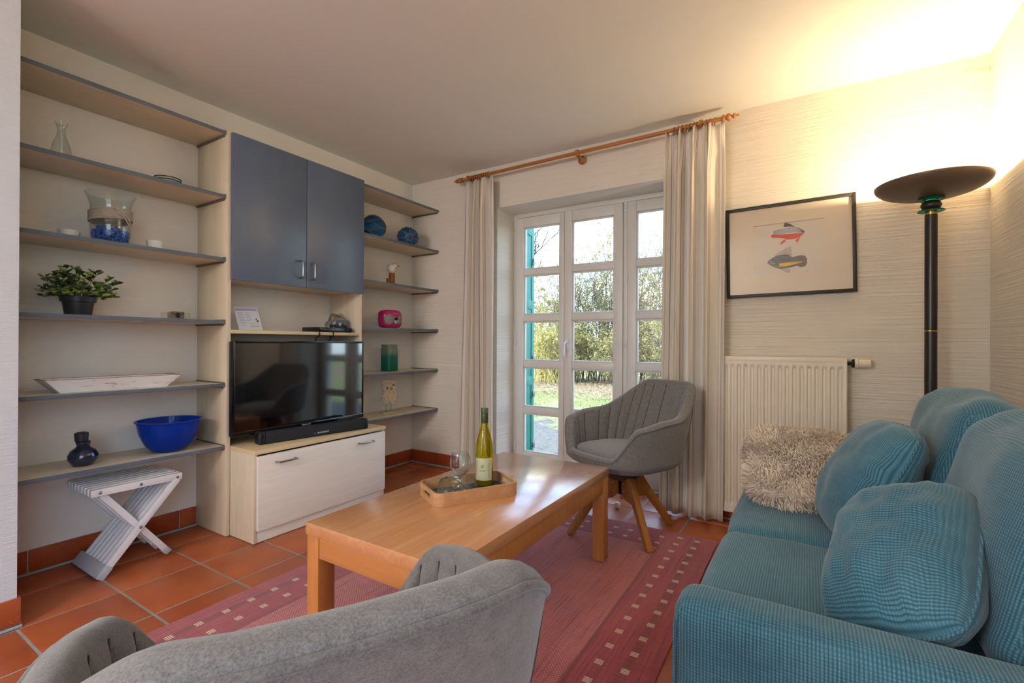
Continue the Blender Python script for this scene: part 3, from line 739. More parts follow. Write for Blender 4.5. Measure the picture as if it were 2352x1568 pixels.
m = MB()
for i in range(4): m.lathe([(.003, 0), (.003, .001)], c + d*(.015*i-.05) + Vector((0,0,.0318)), 8)
m.build('button', 'clip_metal', sb, smooth=0)
# cables dropping behind the set
for k, (ya, yb) in enumerate(((1.945, 1.93), (2.05, 2.035))):
    o = MB().tube([(-2.72, ya+.012, 1.132), (-2.672, ya+.010, 1.128), (-2.668, ya+.008, 1.10), (-2.70, ya+.004, 1.085), (-2.70, yb, 1.0), (-2.70, yb, .86)], .0045, 8).build('cable', 'black_rubber')
    tag(o, ('black cable left of a second one, ' if k == 0 else 'black cable right of a second one, ') + 'dropping behind the television', 'cable', 'cables behind the television')
o = MB().tube(bez((-2.60, 1.70, .500), (-2.575, 1.76, .565), (-2.575, 1.86, .53), 10) + bez((-2.575, 1.86, .53), (-2.58, 1.90, .51), (-2.60, 1.93, .500), 6)[1:], .003, 8).build('cable', 'black_rubber')
tag(o, 'thin black cable looping up between the television and the soundbar', 'cable')

# niche: card, recorder, bag
cd = thing('info_card', 'laminated information card leaning in the niche above the television', 'card', (-2.83, 1.585, 1.124))
e1 = Vector((-.004, .150, .006)).normalized(); e2 = Vector((-.055, -.035, .14)).normalized(); e2 = (e2 - e1*e2.dot(e1)).normalized(); e3 = e1.cross(e2)
cc = Vector((-2.80, 1.584, 1.1255)) + e2*.075
MB().obox(cc, e1, e2, e3, .072, .074, .0012).build('sheet', 'paper_white', cd, smooth=0)
def card(name, mat, x0, x1, y0, y1, h=.0014): MB().obox(cc + e1*(x0+x1)/2 + e2*(y0+y1)/2 + e3*h, e1, e2, e3, (x1-x0)/2, (y1-y0)/2, .0002).build(name, mat, cd, smooth=0)
card('heading', 'paper_mauve', -.064, .064, .052, .066)
for i in range(9): card('print_line', 'paper_mauve', -.055, -.025, .036-.010*i, .0385-.010*i)
for i in range(7): card('print_line', 'paper_mauve', -.012, .012+.004*(i % 3), .036-.008*i, .038-.008*i)
card('print_box', 'tray_white', -.005, .064, -.062, -.020, .0015)
for i in range(3): card('print_line', 'ink', .004, .056, -.033-.009*i, -.0322-.009*i, .0018)
q = MB()
for i in range(5): q.obox(cc + e1*(.050+.004*math.cos(i*2.4)) + e2*(-.012+.009*math.sin(i*1.9)) + e3*.0016, e1*math.cos(i) + e2*math.sin(i), e2*math.cos(i)-e1*math.sin(i), e3, .006, .002, .0002)
q.build('print_emblem', 'ink', cd, smooth=0)

rc = thing('recorder', 'flat black disc recorder on the niche shelf right of the card', 'recorder', (-2.80, 2.10, 1.124))
MB().box(-2.90, -2.722, 1.985, 2.252, 1.1245, 1.158).build('body', 'black_plastic', rc, bevel=.003)
MB().box(-2.722, -2.717, 1.988, 2.225, 1.128, 1.154).build('front_panel', 'tv_bezel', rc, bevel=.001)
MB().box(-2.717, -2.7163, 2.0, 2.12, 1.138, 1.142).build('disc_slot', 'shelf_edge', rc, smooth=0)
MB().lathe([(.010, 0), (.010, .006)], (-2.719, 2.238, 1.141), 20, (1, 0, 0)).build('dial', 'black_rubber', rc, bevel=.001)
bg_ = thing('plastic_bag', 'crumpled clear plastic bag with a dark gadget on the recorder', 'bag', (-2.80, 2.20, 1.158))
def crumple(u, v):
    a = 2*PI*u; th = PI*.5*v
    r = 1 + .28*mnoise.noise(Vector((math.cos(a)*2, math.sin(a)*2, v*3))) + .12*mnoise.noise(Vector((math.cos(a)*6, math.sin(a)*6, v*7)))
    return (-2.81 + .062*r*math.cos(a)*math.cos(th)**.6, 2.20 + .078*r*math.sin(a)*math.cos(th)**.6, 1.1595 + .082*r*math.sin(th))
m = MB(); m.grid(40, 14, crumple, closed_u=True); m.build('film', 'plastic_film', bg_)
MB().obox((-2.80, 2.22, 1.188), (1,.3,.1), (-.3,1,0), (0,-.1,1), .028, .022, .026).lathe([(.017, 0), (.017, .02), (.012, .02)], (-2.775, 2.225, 1.19), 16, (1,.3,.1)).build('gadget', 'shelf_edge', bg_, bevel=.004)
MB().obox((-2.79, 2.19, 1.172), (1,0,0), (0,1,0), (0,0,1), .03, .05, .012).build('gadget', 'black_plastic', bg_, bevel=.004)

# ================================================================== things on the left shelves
E3 = .0006
cf = MB().ring_lathe([(.0, .002), (.030, .001), (.037, .010), (.038, .045), (.033, .080), (.021, .115), (.0145, .140), (.014, .160), (.024, .190), (.0225, .190), (.0125, .160), (.013, .140), (.0195, .115), (.0315, .080), (.0363, .045), (.035, .012), (.029, .005), (0, .005)][1:-1], (-2.87, .752, LZ[1]+E3), 32)
o = cf.build('carafe', 'clear_glass', smooth=60, recalc=True); tag(o, 'empty clear glass carafe with flared lip on the second highest shelf', 'carafe')
MB().lathe([(0, 0), (.030, .0)], (-2.87, .752, LZ[1]+.0022), 32)
for k in range(3):
    z = LZ[1]+E3+.0125*k
    t = thing('saucer', ['lowest', 'middle', 'topmost'][k] + ' white saucer with black rim in the small stack on the shelf', 'saucer', (-2.80, 1.145, z), 0, 'stacked saucers')
    MB().ring_lathe([(.002, .0), (.034, 0), (.036, .003), (.058, .0105), (.0585, .0125), (.034, .006), (.002, .005)], (-2.80, 1.145, z), 40).build('dish', 'white_ceramic', t, smooth=50)
    MB().ring_lathe([(.0575, .0098), (.0605, .0112), (.0605, .0132), (.0575, .0128)], (-2.80, 1.145, z), 40).build('rim', 'black_glaze', t, smooth=50)

vs = thing('glass_vase', 'flared clear glass vase wound with cord and half filled with blue stones', 'vase', (-2.845, .925, LZ[2]))
vc = (-2.845, .925, LZ[2]+E3)
prof = [(.010, .0005), (.045, .0005), (.066, .012), (.077, .045), (.079, .10), (.076, .15), (.078, .19), (.086, .22), (.098, .245)]
MB().ring_lathe(prof + [(r-.003, h + (.004 if i == 0 else 0)) for i, (r, h) in reversed(list(enumerate(prof)))], vc, 48).build('glass', 'clear_glass', vs, smooth=60)
q = MB(); rnd = random.Random(3)
for i in range(900):
    z = rnd.uniform(.008, .085); rmax = .060 if z < .02 else (.068 if z < .04 else .071)
    if z > .075: rmax = .05
    a = rnd.uniform(0, 2*PI); r = rmax*math.sqrt(rnd.uniform(.35 if z < .06 else 0, 1)); s = rnd.uniform(.0045, .0075)
    q.sphere((vc[0]+r*math.cos(a), vc[1]+r*math.sin(a), vc[2]+z), s, 6, 4, (1, rnd.uniform(.7, 1.2), rnd.uniform(.7, 1.1)))
q.build('blue_stones', 'blue_stone', vs, kind='stuff', label='small blue glass stones')
q = MB()
for k in range(8):
    pts = []
    for i in range(41):
        a = 2*PI*i/40; pts.append((vc[0]+.0815*math.cos(a), vc[1]+.0815*math.sin(a), vc[2]+.118+.0065*k + .010*math.sin(a+.8)))
    q.tube(pts[:-1], .0030, 6, closed=True)
q.build('cord', 'string_white', vs, label='pale cord wound round the vase')
q = MB()
for j, sg in enumerate((-1, 1, .4)):
    q.tube(bez((vc[0]+.083, vc[1]-.005, vc[2]+.165), (vc[0]+.092, vc[1]+.03*sg+.02, vc[2]+.15-.012*j), (vc[0]+.075, vc[1]+.05, vc[2]+.118-.016*j), 10), .0026, 6)
q.sphere((vc[0]+.085, vc[1]-.005, vc[2]+.165), .008, 10, 8).build('knot', 'string_white', vs)

def tealight(x, y, z, r, h, label):
    o = MB().ring_lathe([(.001, 0), (r*.82, 0), (r*.86, .002), (r, h), (r-.003, h), (r*.83, .006), (.001, .006)], (x, y, z+E3), 36).build('tealight_cup', 'white_ceramic', smooth=50); tag(o, label, 'cup', 'white tealight cups')
tealight(-2.89, .785, LZ[2], .040, .052, 'small white tealight cup left of the vase of blue stones')
tealight(-2.80, 1.090, LZ[2], .036, .048, 'small white tealight cup right of the vase of blue stones')

pl = thing('potted_plant', 'bushy green plant in a black pot on the third shelf down', 'plant', (-2.82, .80, LZ[3]))
pc = Vector((-2.82, .80, LZ[3]+E3))
MB().ring_lathe([(.002, 0), (.046, 0), (.047, .002), (.056, .060), (.0635, .062), (.066, .085), (.063, .087), (.060, .066), (.052, .06), (.045, .006), (.002, .006)], pc, 40).build('pot', 'pot_black', pl, smooth=40)
MB().lathe([(.0, .070), (.058, .070), (.058, .062), (0, .062)], pc, 24).build('soil', 'soil', pl)
rnd = random.Random(11)
lm = []
for k in range(3):
    me = bpy.data.meshes.new('leaf'); L = .023; w = [.0095, .008, .0105][k]
    V = [(0, 0, 0), (w*.7, L*.3, .003), (w, L*.58, .004), (w*.55, L*.86, .002), (0, L, -.001), (-w*.55, L*.86, .002), (-w, L*.58, .004), (-w*.7, L*.3, .003), (0, L*.3, -.001), (0, L*.6, -.002)]
    V += [(x, y, z-.0006) for x, y, z in V]
    Ft = [(0, 1, 8), (1, 2, 9, 8), (2, 3, 9), (3, 4, 9), (4, 5, 9), (5, 6, 9), (6, 7, 8, 9), (7, 0, 8)]
    Fb = [tuple(i+10 for i in f)[::-1] for f in Ft]; R = [(i, (i+1) % 8) for i in range(8)]
    me.from_pydata(V, [], Ft + Fb + [(b, a, a+10, b+10) for a, b in R]); me.polygons.foreach_set('use_smooth', [True]*len(me.polygons)); me.materials.append(MAT['plant_leaf']); lm.append(me)
st = MB(); nleaf = 0
for i in range(58):
    a = rnd.uniform(0, 2*PI); tilt = math.acos(1 - rnd.uniform(0, .88)); Ls = rnd.uniform(.075, .130) if tilt < 1 else rnd.uniform(.065, .105)
    d = Vector((math.sin(tilt)*math.cos(a)*.95, math.sin(tilt)*math.sin(a)*1.12, math.cos(tilt)))
    b0 = pc + Vector((.03*math.cos(a)*math.sin(tilt), .03*math.sin(a)*math.sin(tilt), .072)); tip = b0 + d*Ls*1.12; mid = b0 + d*Ls*.5 + Vector((0, 0, .02))
    pts = bez(b0, mid, tip, 6); st.tube(pts, .0011, 4)
    for j, tpos in enumerate((2, 4, 5, 6, 6)):
        if nleaf >= 290: break
        p = pts[tpos]; b = a + j*2.4 + rnd.uniform(-.5, .5)
        out = (Vector((math.cos(b), math.sin(b), .35)) + d*.55).normalized()
        if p.x + out.x*.024 < XL+.006: continue
        z = Vector((0,0,1)); xx = out.cross(z).normalized(); zz = xx.cross(out)
        M4 = Matrix((xx, out, zz)).transposed().to_4x4(); M4 = Matrix.Translation(MW[pl].inverted() @ p) @ M4 @ Matrix.Rotation(rnd.uniform(-.5, .5), 4, 'Y') @ Matrix.Scale(rnd.uniform(1.1, 1.5), 4)
        o = lin_obj('leaf', lm[nleaf % 3], pl); o.matrix_basis = M4; nleaf += 1
st.build('stems', 'plant_stem', pl)

ch = thing('crystal_holder', 'small cut crystal candle holder near the end of the plant shelf', 'candle holder', (-2.79, 1.182, LZ[3]))
MB().box(-2.812, -2.768, 1.150, 1.214, LZ[3]+E3, LZ[3]+.040).build('block', 'crystal', ch, bevel=.006, seg=1, smooth=0)
q = MB()
for sx in (-1, 1): q.obox((-2.7675, 1.182+.012*sx, LZ[3]+.021), (0,1,.8*sx), (0,-.8*sx,1), (1,0,0), .022, .0018, .0008)
q.obox((-2.7675, 1.182, LZ[3]+.021), (0,1,0), (0,0,1), (1,0,0), .009, .012, .0006).build('cut_pattern', 'ink', ch, smooth=0)
for y in (1.131, 1.233):
    MB().lathe([(.0, 0), (.014, 0), (.019, .010), (.016, .022), (.019, .030), (.012, .033), (0, .033)], (-2.79, y, LZ[3]+E3), 8).build('faceted_end', 'clear_glass', ch, smooth=0)

# whitewashed wooden tray
tz = LZ[4]+E3
wt = thing('wooden_tray', 'long whitewashed wooden tray with sloping sides on a shelf', 'tray', (-2.79, .925, tz))
t_ = NT('whitewash'); v = t_.coord('Object', (14, 3, 14)); f = t_.noise(v, 3, 6, .7, .6)
t_.done(t_.pbr(t_.ramp(f, [(.28, '8A5A3A'), (.36, 'C9AF96'), (.43, 'ECEAE6'), (.8, 'F2F1EE')]), .85, 0, t_.bump(f, .4, .003), .2))
bx0, bx1, by0, by1 = -2.845, -2.738, .72, 1.12; ox = .025; oy = .055; hh = .058; th = .008
def ring4(dx, dy, z): return [(bx0-dx, by0-dy, z), (bx1+dx, by0-dy, z), (bx1+dx, by1+dy, z), (bx0-dx, by1+dy, z)]
for k in range(4):
    A, B = ring4(0, 0, tz), ring4(ox, oy, tz+hh); C_, D_ = ring4(-th, -th, tz+.002), ring4(ox-th, oy-th, tz+hh); j = (k+1) % 4
    q = MB(); q.add([A[k], A[j], B[j], B[k], C_[k], C_[j], D_[j], D_[k]], [(0,1,2,3), (7,6,5,4), (3,2,6,7), (0,4,5,1), (1,5,6,2), (0,3,7,4)]); q.build('side_board', 'whitewash', wt, smooth=0, recalc=True)
MB().box(bx0+.004, bx1-.004, by0+.004, by1-.004, tz, tz+.008).build('base_board', 'drift_wood', wt, smooth=0)
q = MB()
for k in range(4):
    D1, D2 = ring4(ox+.0005, oy+.0005, tz+hh), ring4(ox-th-.0005, oy-th-.0005, tz+hh); j = (k+1) % 4
    q.add([D1[k], D1[j], D2[j], D2[k]] + [(p[0], p[1], p[2]+.0012) for p in (D1[k], D1[j], D2[j], D2[k])], [(0,3,2,1), (4,5,6,7), (0,1,5,4), (1,2,6,5), (2,3,7,6), (3,0,4,7)])
q.build('rubbed_rim', 'drift_wood', wt, smooth=0, label='rim rubbed bare to brown wood')

bz = LZ[5]+E3
o = MB().ring_lathe([(.002, 0), (.055, 0), (.075, .006), (.105, .040), (.128, .095), (.138, .150), (.146, .154), (.146, .160), (.135, .160), (.1235, .097), (.1005, .043), (.072, .011), (.002, .008)], (-2.815, 1.165, bz), 56).build('glass_bowl', 'blue_bowl_glass', smooth=50)
tag(o, 'cobalt blue glass mixing bowl on the lowest left shelf', 'bowl')
dv = thing('ink_vase', 'small dark blue glazed bottle vase with cork cap on the lowest left shelf', 'vase', (-2.805, .816, bz))
MB().lathe([(.0, 0), (.034, 0), (.040, .006), (.054, .030), (.055, .048), (.044, .070), (.028, .082), (.022, .090), (.026, .098), (.027, .108), (.020, .112), (.014, .108), (.0, .104)], (-2.805, .816, bz), 40).build('body', 'dark_blue_glaze', dv, smooth=60)
MB().lathe([(.014, .104), (.024, .112), (.0255, .146), (.020, .148), (.018, .150), (0, .150)], (-2.812, .812, bz), 28).build('stopper', 'pot_black', dv, smooth=40)

# ================================================================== things on the right shelves
def glass_float(c, r, label, grp, tilt, sq=1.0):
    t = thing('glass_float', label, 'float', (c[0], c[1], c[2]-r*sq), 0, grp)
    MB().sphere(c, r, 32, 20, (1, 1, sq)).build('globe', 'float_glass', t, smooth=180)
    A = Vector(tilt).normalized(); B = A.orthogonal().normalized(); Cx = A.cross(B); q = MB(); R = r + .0025
    def S(th, ph):
        d = A*math.cos(th) + (B*math.cos(ph) + Cx*math.sin(ph))*math.sin(th); return (c[0]+d.x*R, c[1]+d.y*R, c[2]+d.z*R*sq)
    for th0 in (.32, PI-.32): q.tube([S(th0, 2*PI*i/24) for i in range(24)], .0034, 6, closed=True)
    n = 7
    for k in range(n):
        q.tube([S(.32 + (1.05-.32)*i/6, 2*PI*k/n) for i in range(7)], .0026, 6)
        for sg in (-.5, .5): q.tube([S(1.05 + (2.1-1.05)*i/8, 2*PI*(k + sg*i/8)/n) for i in range(9)], .0024, 6)
        q.tube([S(2.1 + (PI-.32-2.1)*i/6, 2*PI*(k+.5)/n) for i in range(7)], .0026, 6)
        q.sphere(S(1.05, 2*PI*k/n), .006, 8, 6); q.sphere(S(2.1, 2*PI*(k+.5)/n), .006, 8, 6)
    q.build('rope_net', 'rope', t)
glass_float((-2.82, 2.535, RZ[1]+.0945), .0885, 'larger blue glass fishing float in rope net beside the cupboard', 'blue glass fishing floats', (.55, .8, -.1))
glass_float((-2.81, 2.890, RZ[1]+.0850), .084, 'smaller blue glass fishing float in rope net near the wall corner', 'blue glass fishing floats', (.75, -.55, -.2), .94)

sg = thing('seagull_figure', 'white ceramic seagull sitting on two wooden posts', 'figurine', (-2.80, 2.70, RZ[2])); gz = RZ[2]+E3
MB().lathe([(.0, 0), (.0225, 0), (.0235, .002), (.023, .094), (.020, .097), (0, .097)], (-2.80, 2.705, gz), 20).build('post', 'drift_wood', sg, smooth=40, label='taller wooden post')
MB().lathe([(.0, 0), (.014, 0), (.0145, .002), (.014, .050), (.012, .052), (0, .052)], (-2.80, 2.665, gz), 16).build('post', 'drift_wood', sg, smooth=40, label='shorter wooden post')
MB().sphere((-2.80, 2.700, gz+.131), .036, 24, 16, (.95, 1.05, .98)).build('body', 'bird_white', sg, smooth=180)
MB().sphere((-2.785, 2.726, gz+.158), .0165, 16, 12).build('head', 'bird_white', sg, smooth=180)
MB().lathe([(.0065, 0), (.005, .008), (0, .024)], (-2.772, 2.736, gz+.158), 10, (.5, 1, -.25)).build('beak', 'bird_orange', sg)
q = MB()
for s in (-1, 1): q.sphere((-2.776+.006*s, 2.728-.006*s, gz+.165), .0032, 8, 6)
q.build('eyes', 'black_glaze', sg)
MB().tube(bez((-2.766, 2.702, gz+.128), (-2.764, 2.712, gz+.142), (-2.767, 2.722, gz+.130), 6), .0012, 6).build('wing_line', 'ink', sg)
MB().obox((-2.797, 2.722, gz+.176), (.4, 1, .3), (-1, .4, 0), (0, 0, 1), .012, .009, .003).build('cap', 'bird_orange', sg, bevel=.002)

rd = thing('radio', 'pink portable radio with two round grey speakers', 'radio', (-2.80, 2.68, RZ[3])); rz = RZ[3]+E3
def radio_pt(u, v):
    th = 2*PI*u; ph = PI*v; ce = lambda w, e: math.copysign(abs(math.cos(w))**e, math.cos(w)); se = lambda w, e: math.copysign(abs(math.sin(w))**e, math.sin(w))
    return (-2.80 + .062*ce(th, .75)*math.sin(ph)**.55, 2.685 + .098*se(th, .62)*math.sin(ph)**.55, rz+.073 - .073*ce(ph, .45))
q = MB(); q.grid(48, 28, radio_pt, closed_u=True); q.build('case', 'radio_pink', rd, smooth=180, merge=True)
for y, nx in ((2.628, (.93, -.36, 0)), (2.748, (.9, .45, 0))):
    MB().lathe([(.0, .010), (.022, .009), (.040, .003), (.043, -.002), (.041, -.012)], (-2.746 if y < 2.7 else -2.752, y, rz+.070), 32, nx).build('speaker', 'radio_grille', rd, smooth=60)
MB().lathe([(.0, .008), (.026, .007), (.034, .001), (.035, -.014)], (-2.744, 2.692, rz+.066), 32, (1, .06, .05)).build('dial_ring', 'silver_plastic', rd, smooth=50)
q = MB().sphere((-2.738, 2.692, rz+.074), .0215, 20, 12, (.35, 1, .62)); q.build('display', 'tv_bezel', rd, smooth=180)
q = MB()
for y, w in ((2.668, .005), (2.692, .013), (2.716, .005)): q.box(-2.741, -2.7385, y-w, y+w, rz+.110, rz+.115)
q.build('buttons', 'silver_plastic', rd, bevel=.001)

tz2 = RZ[4]+E3
o = MB(); sqp = []
for i in range(40):
    a = 2*PI*i/40; k = (abs(math.cos(a))**5 + abs(math.sin(a))**5)**(-.2); sqp.append((k*math.cos(a), k*math.sin(a)))
def tv_pt(R, zf):
    def fn(u, v):
        i = int(round(u*40)) % 40; r = R(v); return (-2.86 + sqp[i][0]*r*.92, 2.74 + sqp[i][1]*r, tz2 + zf(v))
    return fn
prof_o = [(.052, 0), (.056, .004), (.056, .175), (.051, .185), (.055, .212), (.050, .212), (.047, .186), (.051, .174), (.051, .010), (.002, .008)]
for j in range(len(prof_o)-1):
    (r0, z0), (r1, z1) = prof_o[j], prof_o[j+1]; o.grid(40, 1, tv_pt(lambda v, r0=r0, r1=r1: r0+(r1-r0)*v, lambda v, z0=z0, z1=z1: z0+(z1-z0)*v), closed_u=True)
o = o.build('square_vase', 'teal_glass', merge=True, smooth=40); tag(o, 'square teal glass vase with clear rim on a short shelf', 'vase')

ow = thing('shell_owl', 'owl figure made of cream shells on a thin metal stand', 'figurine', (-2.85, 2.725, RZ[5])); oz = RZ[5]+E3; oc = Vector((-2.85, 2.725, oz))
U = Vector((.42, .90, 0)).normalized(); N_ = Vector((.90, -.42, 0)).normalized()
MB().obox(oc + Vector((0,0,.005)), U, N_, (0,0,1), .055, .030, .005).build('base', 'shell_cream', ow, bevel=.001)
q = MB()
for s in (-.022, .020): q.tube([oc + U*s + Vector((0,0,.008)), oc + U*s + Vector((0,0,.10))], .0022, 6)
q.build('legs', 'clip_metal', ow)
MB().obox(oc + Vector((0,0,.178)), U, N_, (0,0,1), .050, .014, .090).build('body', 'shell', ow, bevel=.012, seg=3)
rnd = random.Random(5); q = MB()
for i in range(230):
    a = rnd.uniform(-.060, .060); z = rnd.uniform(.080, .262)
    if abs(a) > .052 + .006*math.sin(z*60): continue
    if abs(a-.008) < .020 and .10 < z < .19: continue
    q.sphere(oc + U*a + N_*rnd.uniform(.012, .020) + Vector((0,0,z)), rnd.uniform(.007, .013), 7, 5, (1, 1, .8))
for s in (-1, 1):
    for k in range(4): q.sphere(oc + U*(s*.040 - s*.004*k) + Vector((0,0,.258+.008*k)), .012-.002*k, 7, 5)
q.build('shell_feathers', 'shell', ow, kind='stuff', smooth=180)
pts = [(.022*math.cos(2*PI*i/20), .048*math.sin(2*PI*i/20)*(1.0 if i < 11 else .95)) for i in range(20)]
MB().prism(pts, lambda a, b, h: oc + U*(a+.008) + N_*h + Vector((0,0,.135+b*.9)), .014, .027).build('belly_shell', 'shell_cream', ow, bevel=.003)
q = MB()
for s in (-1, 1): q.sphere(oc + U*(.004+s*.024) + N_*.028 + Vector((0,0,.214+.012*s)), .007, 10, 8)
q.build('eyes', 'black_glaze', ow)
MB().lathe([(.011, 0), (.008, .012), (0, .02)], oc + U*.014 + N_*.020 + Vector((0,0,.200)), 10, N_ - Vector((0,0,.5))).build('beak', 'bird_orange', ow)

# ================================================================== folding stool (white, slatted)
FXs, BXs = -2.655, -2.950
stl = thing('folding_stool', 'white slatted folding stool standing under the lowest left shelf', 'stool', (-2.80, .98, 0))
NS = 8; sw = .024
for k in range(NS):
    x = FXs - .012 - (FXs-BXs-.024)*k/(NS-1)
    MB().box(x-.0115, x+.0115, .800, 1.158, .372, .404).build('seat_slat', 'white_lacquer', stl, bevel=.003)
aT = Vector((0, 1.140, .378)); aB = Vector((0, .852, .030)); bT = Vector((0, .845, .372)); bB = Vector((0, 1.108, .022))
for k in range(NS-1):
    x = FXs - .012 - (FXs-BXs-.024)*(k+.0)/(NS-1) - (0 if k == 0 else .002)
    if k == 0: x = FXs-.010
    MB().bar((x, aT.y, aT.z), (x, aB.y, aB.z), .020, .030, (1, 0, 0) if False else (0, .77, .64)).build('leg_slat', 'white_lacquer', stl, bevel=.003)
for x in (FXs-.034, -2.80, BXs+.020):
    MB().bar((x, bT.y, bT.z), (x, bB.y, bB.z), .022, .028, (0, -.79, .6)).build('leg_bar', 'white_lacquer', stl, bevel=.003)
    MB().bar((x, 1.086, .049), (x, 1.112, .015), .026, .030, (0, -.79, .6)).build('foot_cap', 'rubber_grey', stl, bevel=.006)
dA = (aB-aT).normalized()
MB().obox((-2.800, aB.y - .004, .026), (1, 0, 0), (0, dA.y, dA.z), (0, -dA.z, dA.y), .150, .030, .018).build('foot_bar', 'rubber_grey', stl, bevel=.006)
for y, z in ((.832, .388), (.985, .388), (1.136, .386)):
    MB().sphere((FXs+.001, y, z), .0065, 10, 8, (.6, 1, 1)).build('bolt', 'bolt', stl)
MB().sphere((FXs+.001, .984, .187), .0070, 10, 8, (.7, 1, 1)).build('bolt', 'bolt', stl)

# ================================================================== rug
def rugz(x, y):
    z = .008 + .0030*mnoise.noise(Vector((x*2.2, y*2.2, 0))) + .0022*math.sin(y*9 + 2.0*math.sin(x*2.1))*max(0, min(1, (y-1.4)/.8))
    return max(.006, z)
q = MB(); nx, ny = 70, 100
def rg(u, v, top=True):
    x = RX0 + (RX1-RX0)*u; y = RY0 + (RY1-RY0)*v
    ex = .004*mnoise.noise(Vector((0, y*7, 1)))*(abs(2*u-1))**8; ey = .006*mnoise.noise(Vector((x*5, 0, 2)))*(abs(2*v-1))**8
    return (x+ex, y+ey, rugz(x, y) if top else .0015)
q.grid(nx, ny, rg)
b = len(q.v); q.grid(nx, ny, lambda u, v: rg(u, v, False), flip=True)
def idx(i, j, o): return o + i*(ny+1) + j
for i in range(nx): q.f.append((idx(i,0,b), idx(i+1,0,b), idx(i+1,0,0), idx(i,0,0))); q.f.append((idx(i+1,ny,b), idx(i,ny,b), idx(i,ny,0), idx(i+1,ny,0)))
for j in range(ny): q.f.append((idx(0,j+1,b), idx(0,j,b), idx(0,j,0), idx(0,j+1,0))); q.f.append((idx(nx,j,b), idx(nx,j+1,b), idx(nx,j+1,0), idx(nx,j,0)))
rug = q.build('rug', 'rug_yarn', origin=(RC[0], RC[1], 0), smooth=40); tag(rug, 'dark red woven rug with rows of small cream squares under the coffee table', 'rug')

# ================================================================== coffee table
TX0, TX1, TY0, TY1, TZ = -1.436, -.820, 1.000, 2.232, .452
tb = thing('coffee_table', 'beech coffee table with square legs standing on the red rug', 'table', ((TX0+TX1)/2, (TY0+TY1)/2, .009))
MB().box(TX0, TX1, TY0, TY1, TZ-.040, TZ).build('tabletop', 'beech', tb, bevel=.0015)
ap = .0415
i_ = .004; lw = .058
MB().box(TX0+i_+lw, TX1-i_-lw, TY0+i_+.004, TY0+i_+.026, TZ-.112, TZ-ap).build('apron', 'beech_x', tb, bevel=.001)
MB().box(TX0+i_+lw, TX1-i_-lw, TY1-i_-.026, TY1-i_-.004, TZ-.112, TZ-ap).build('apron', 'beech_x', tb, bevel=.001)
MB().box(TX0+i_+.004, TX0+i_+.026, TY0+i_+lw, TY1-i_-lw, TZ-.112, TZ-ap).build('apron', 'beech_leg', tb, bevel=.001)
MB().box(TX1-i_-.026, TX1-i_-.004, TY0+i_+lw, TY1-i_-lw, TZ-.112, TZ-ap).build('apron', 'beech_leg', tb, bevel=.001)
for x in (TX0+i_, TX1-i_-lw):
    for y in (TY0+i_, TY1-i_-lw):
        MB().box(x, x+lw, y, y+lw+.008 if y < 1.5 else y+lw, .0105, TZ-ap).build('leg', 'beech_leg', tb, bevel=.0015)

# serving tray with rounded corners, hand holes, grey felt base
tc0 = Vector((-1.155, 1.538, TZ+E3)); tu = Vector((-.983+1.158, 1.656-1.351, 0)).normalized(); tv_ = Vector((-tu.y, tu.x, 0))
tr = thing('serving_tray', 'light wood serving tray with grey lining on the coffee table', 'tray', tuple(tc0))
HL, HW, RR = .178, .108, .042; HT = .050
def rr_loop(hl, hw, r, n=8):
    P = []
    for cx, cy_, a0 in ((hl-r, hw-r, 0), (-hl+r, hw-r, PI/2), (-hl+r, -hw+r, PI), (hl-r, -hw+r, 1.5*PI)):
        for i in range(n+1):
            a = a0 + PI/2*i/n; P.append((cx + r*math.cos(a), cy_ + r*math.sin(a)))
    return P
def tp(a, b, z): return tc0 + tu*a + tv_*b + Vector((0, 0, z))
Po, Pi = rr_loop(HL, HW, RR), rr_loop(HL-.009, HW-.009, RR-.009); n = len(Po); q = MB()
zs_ = [0, .020, .036, HT]
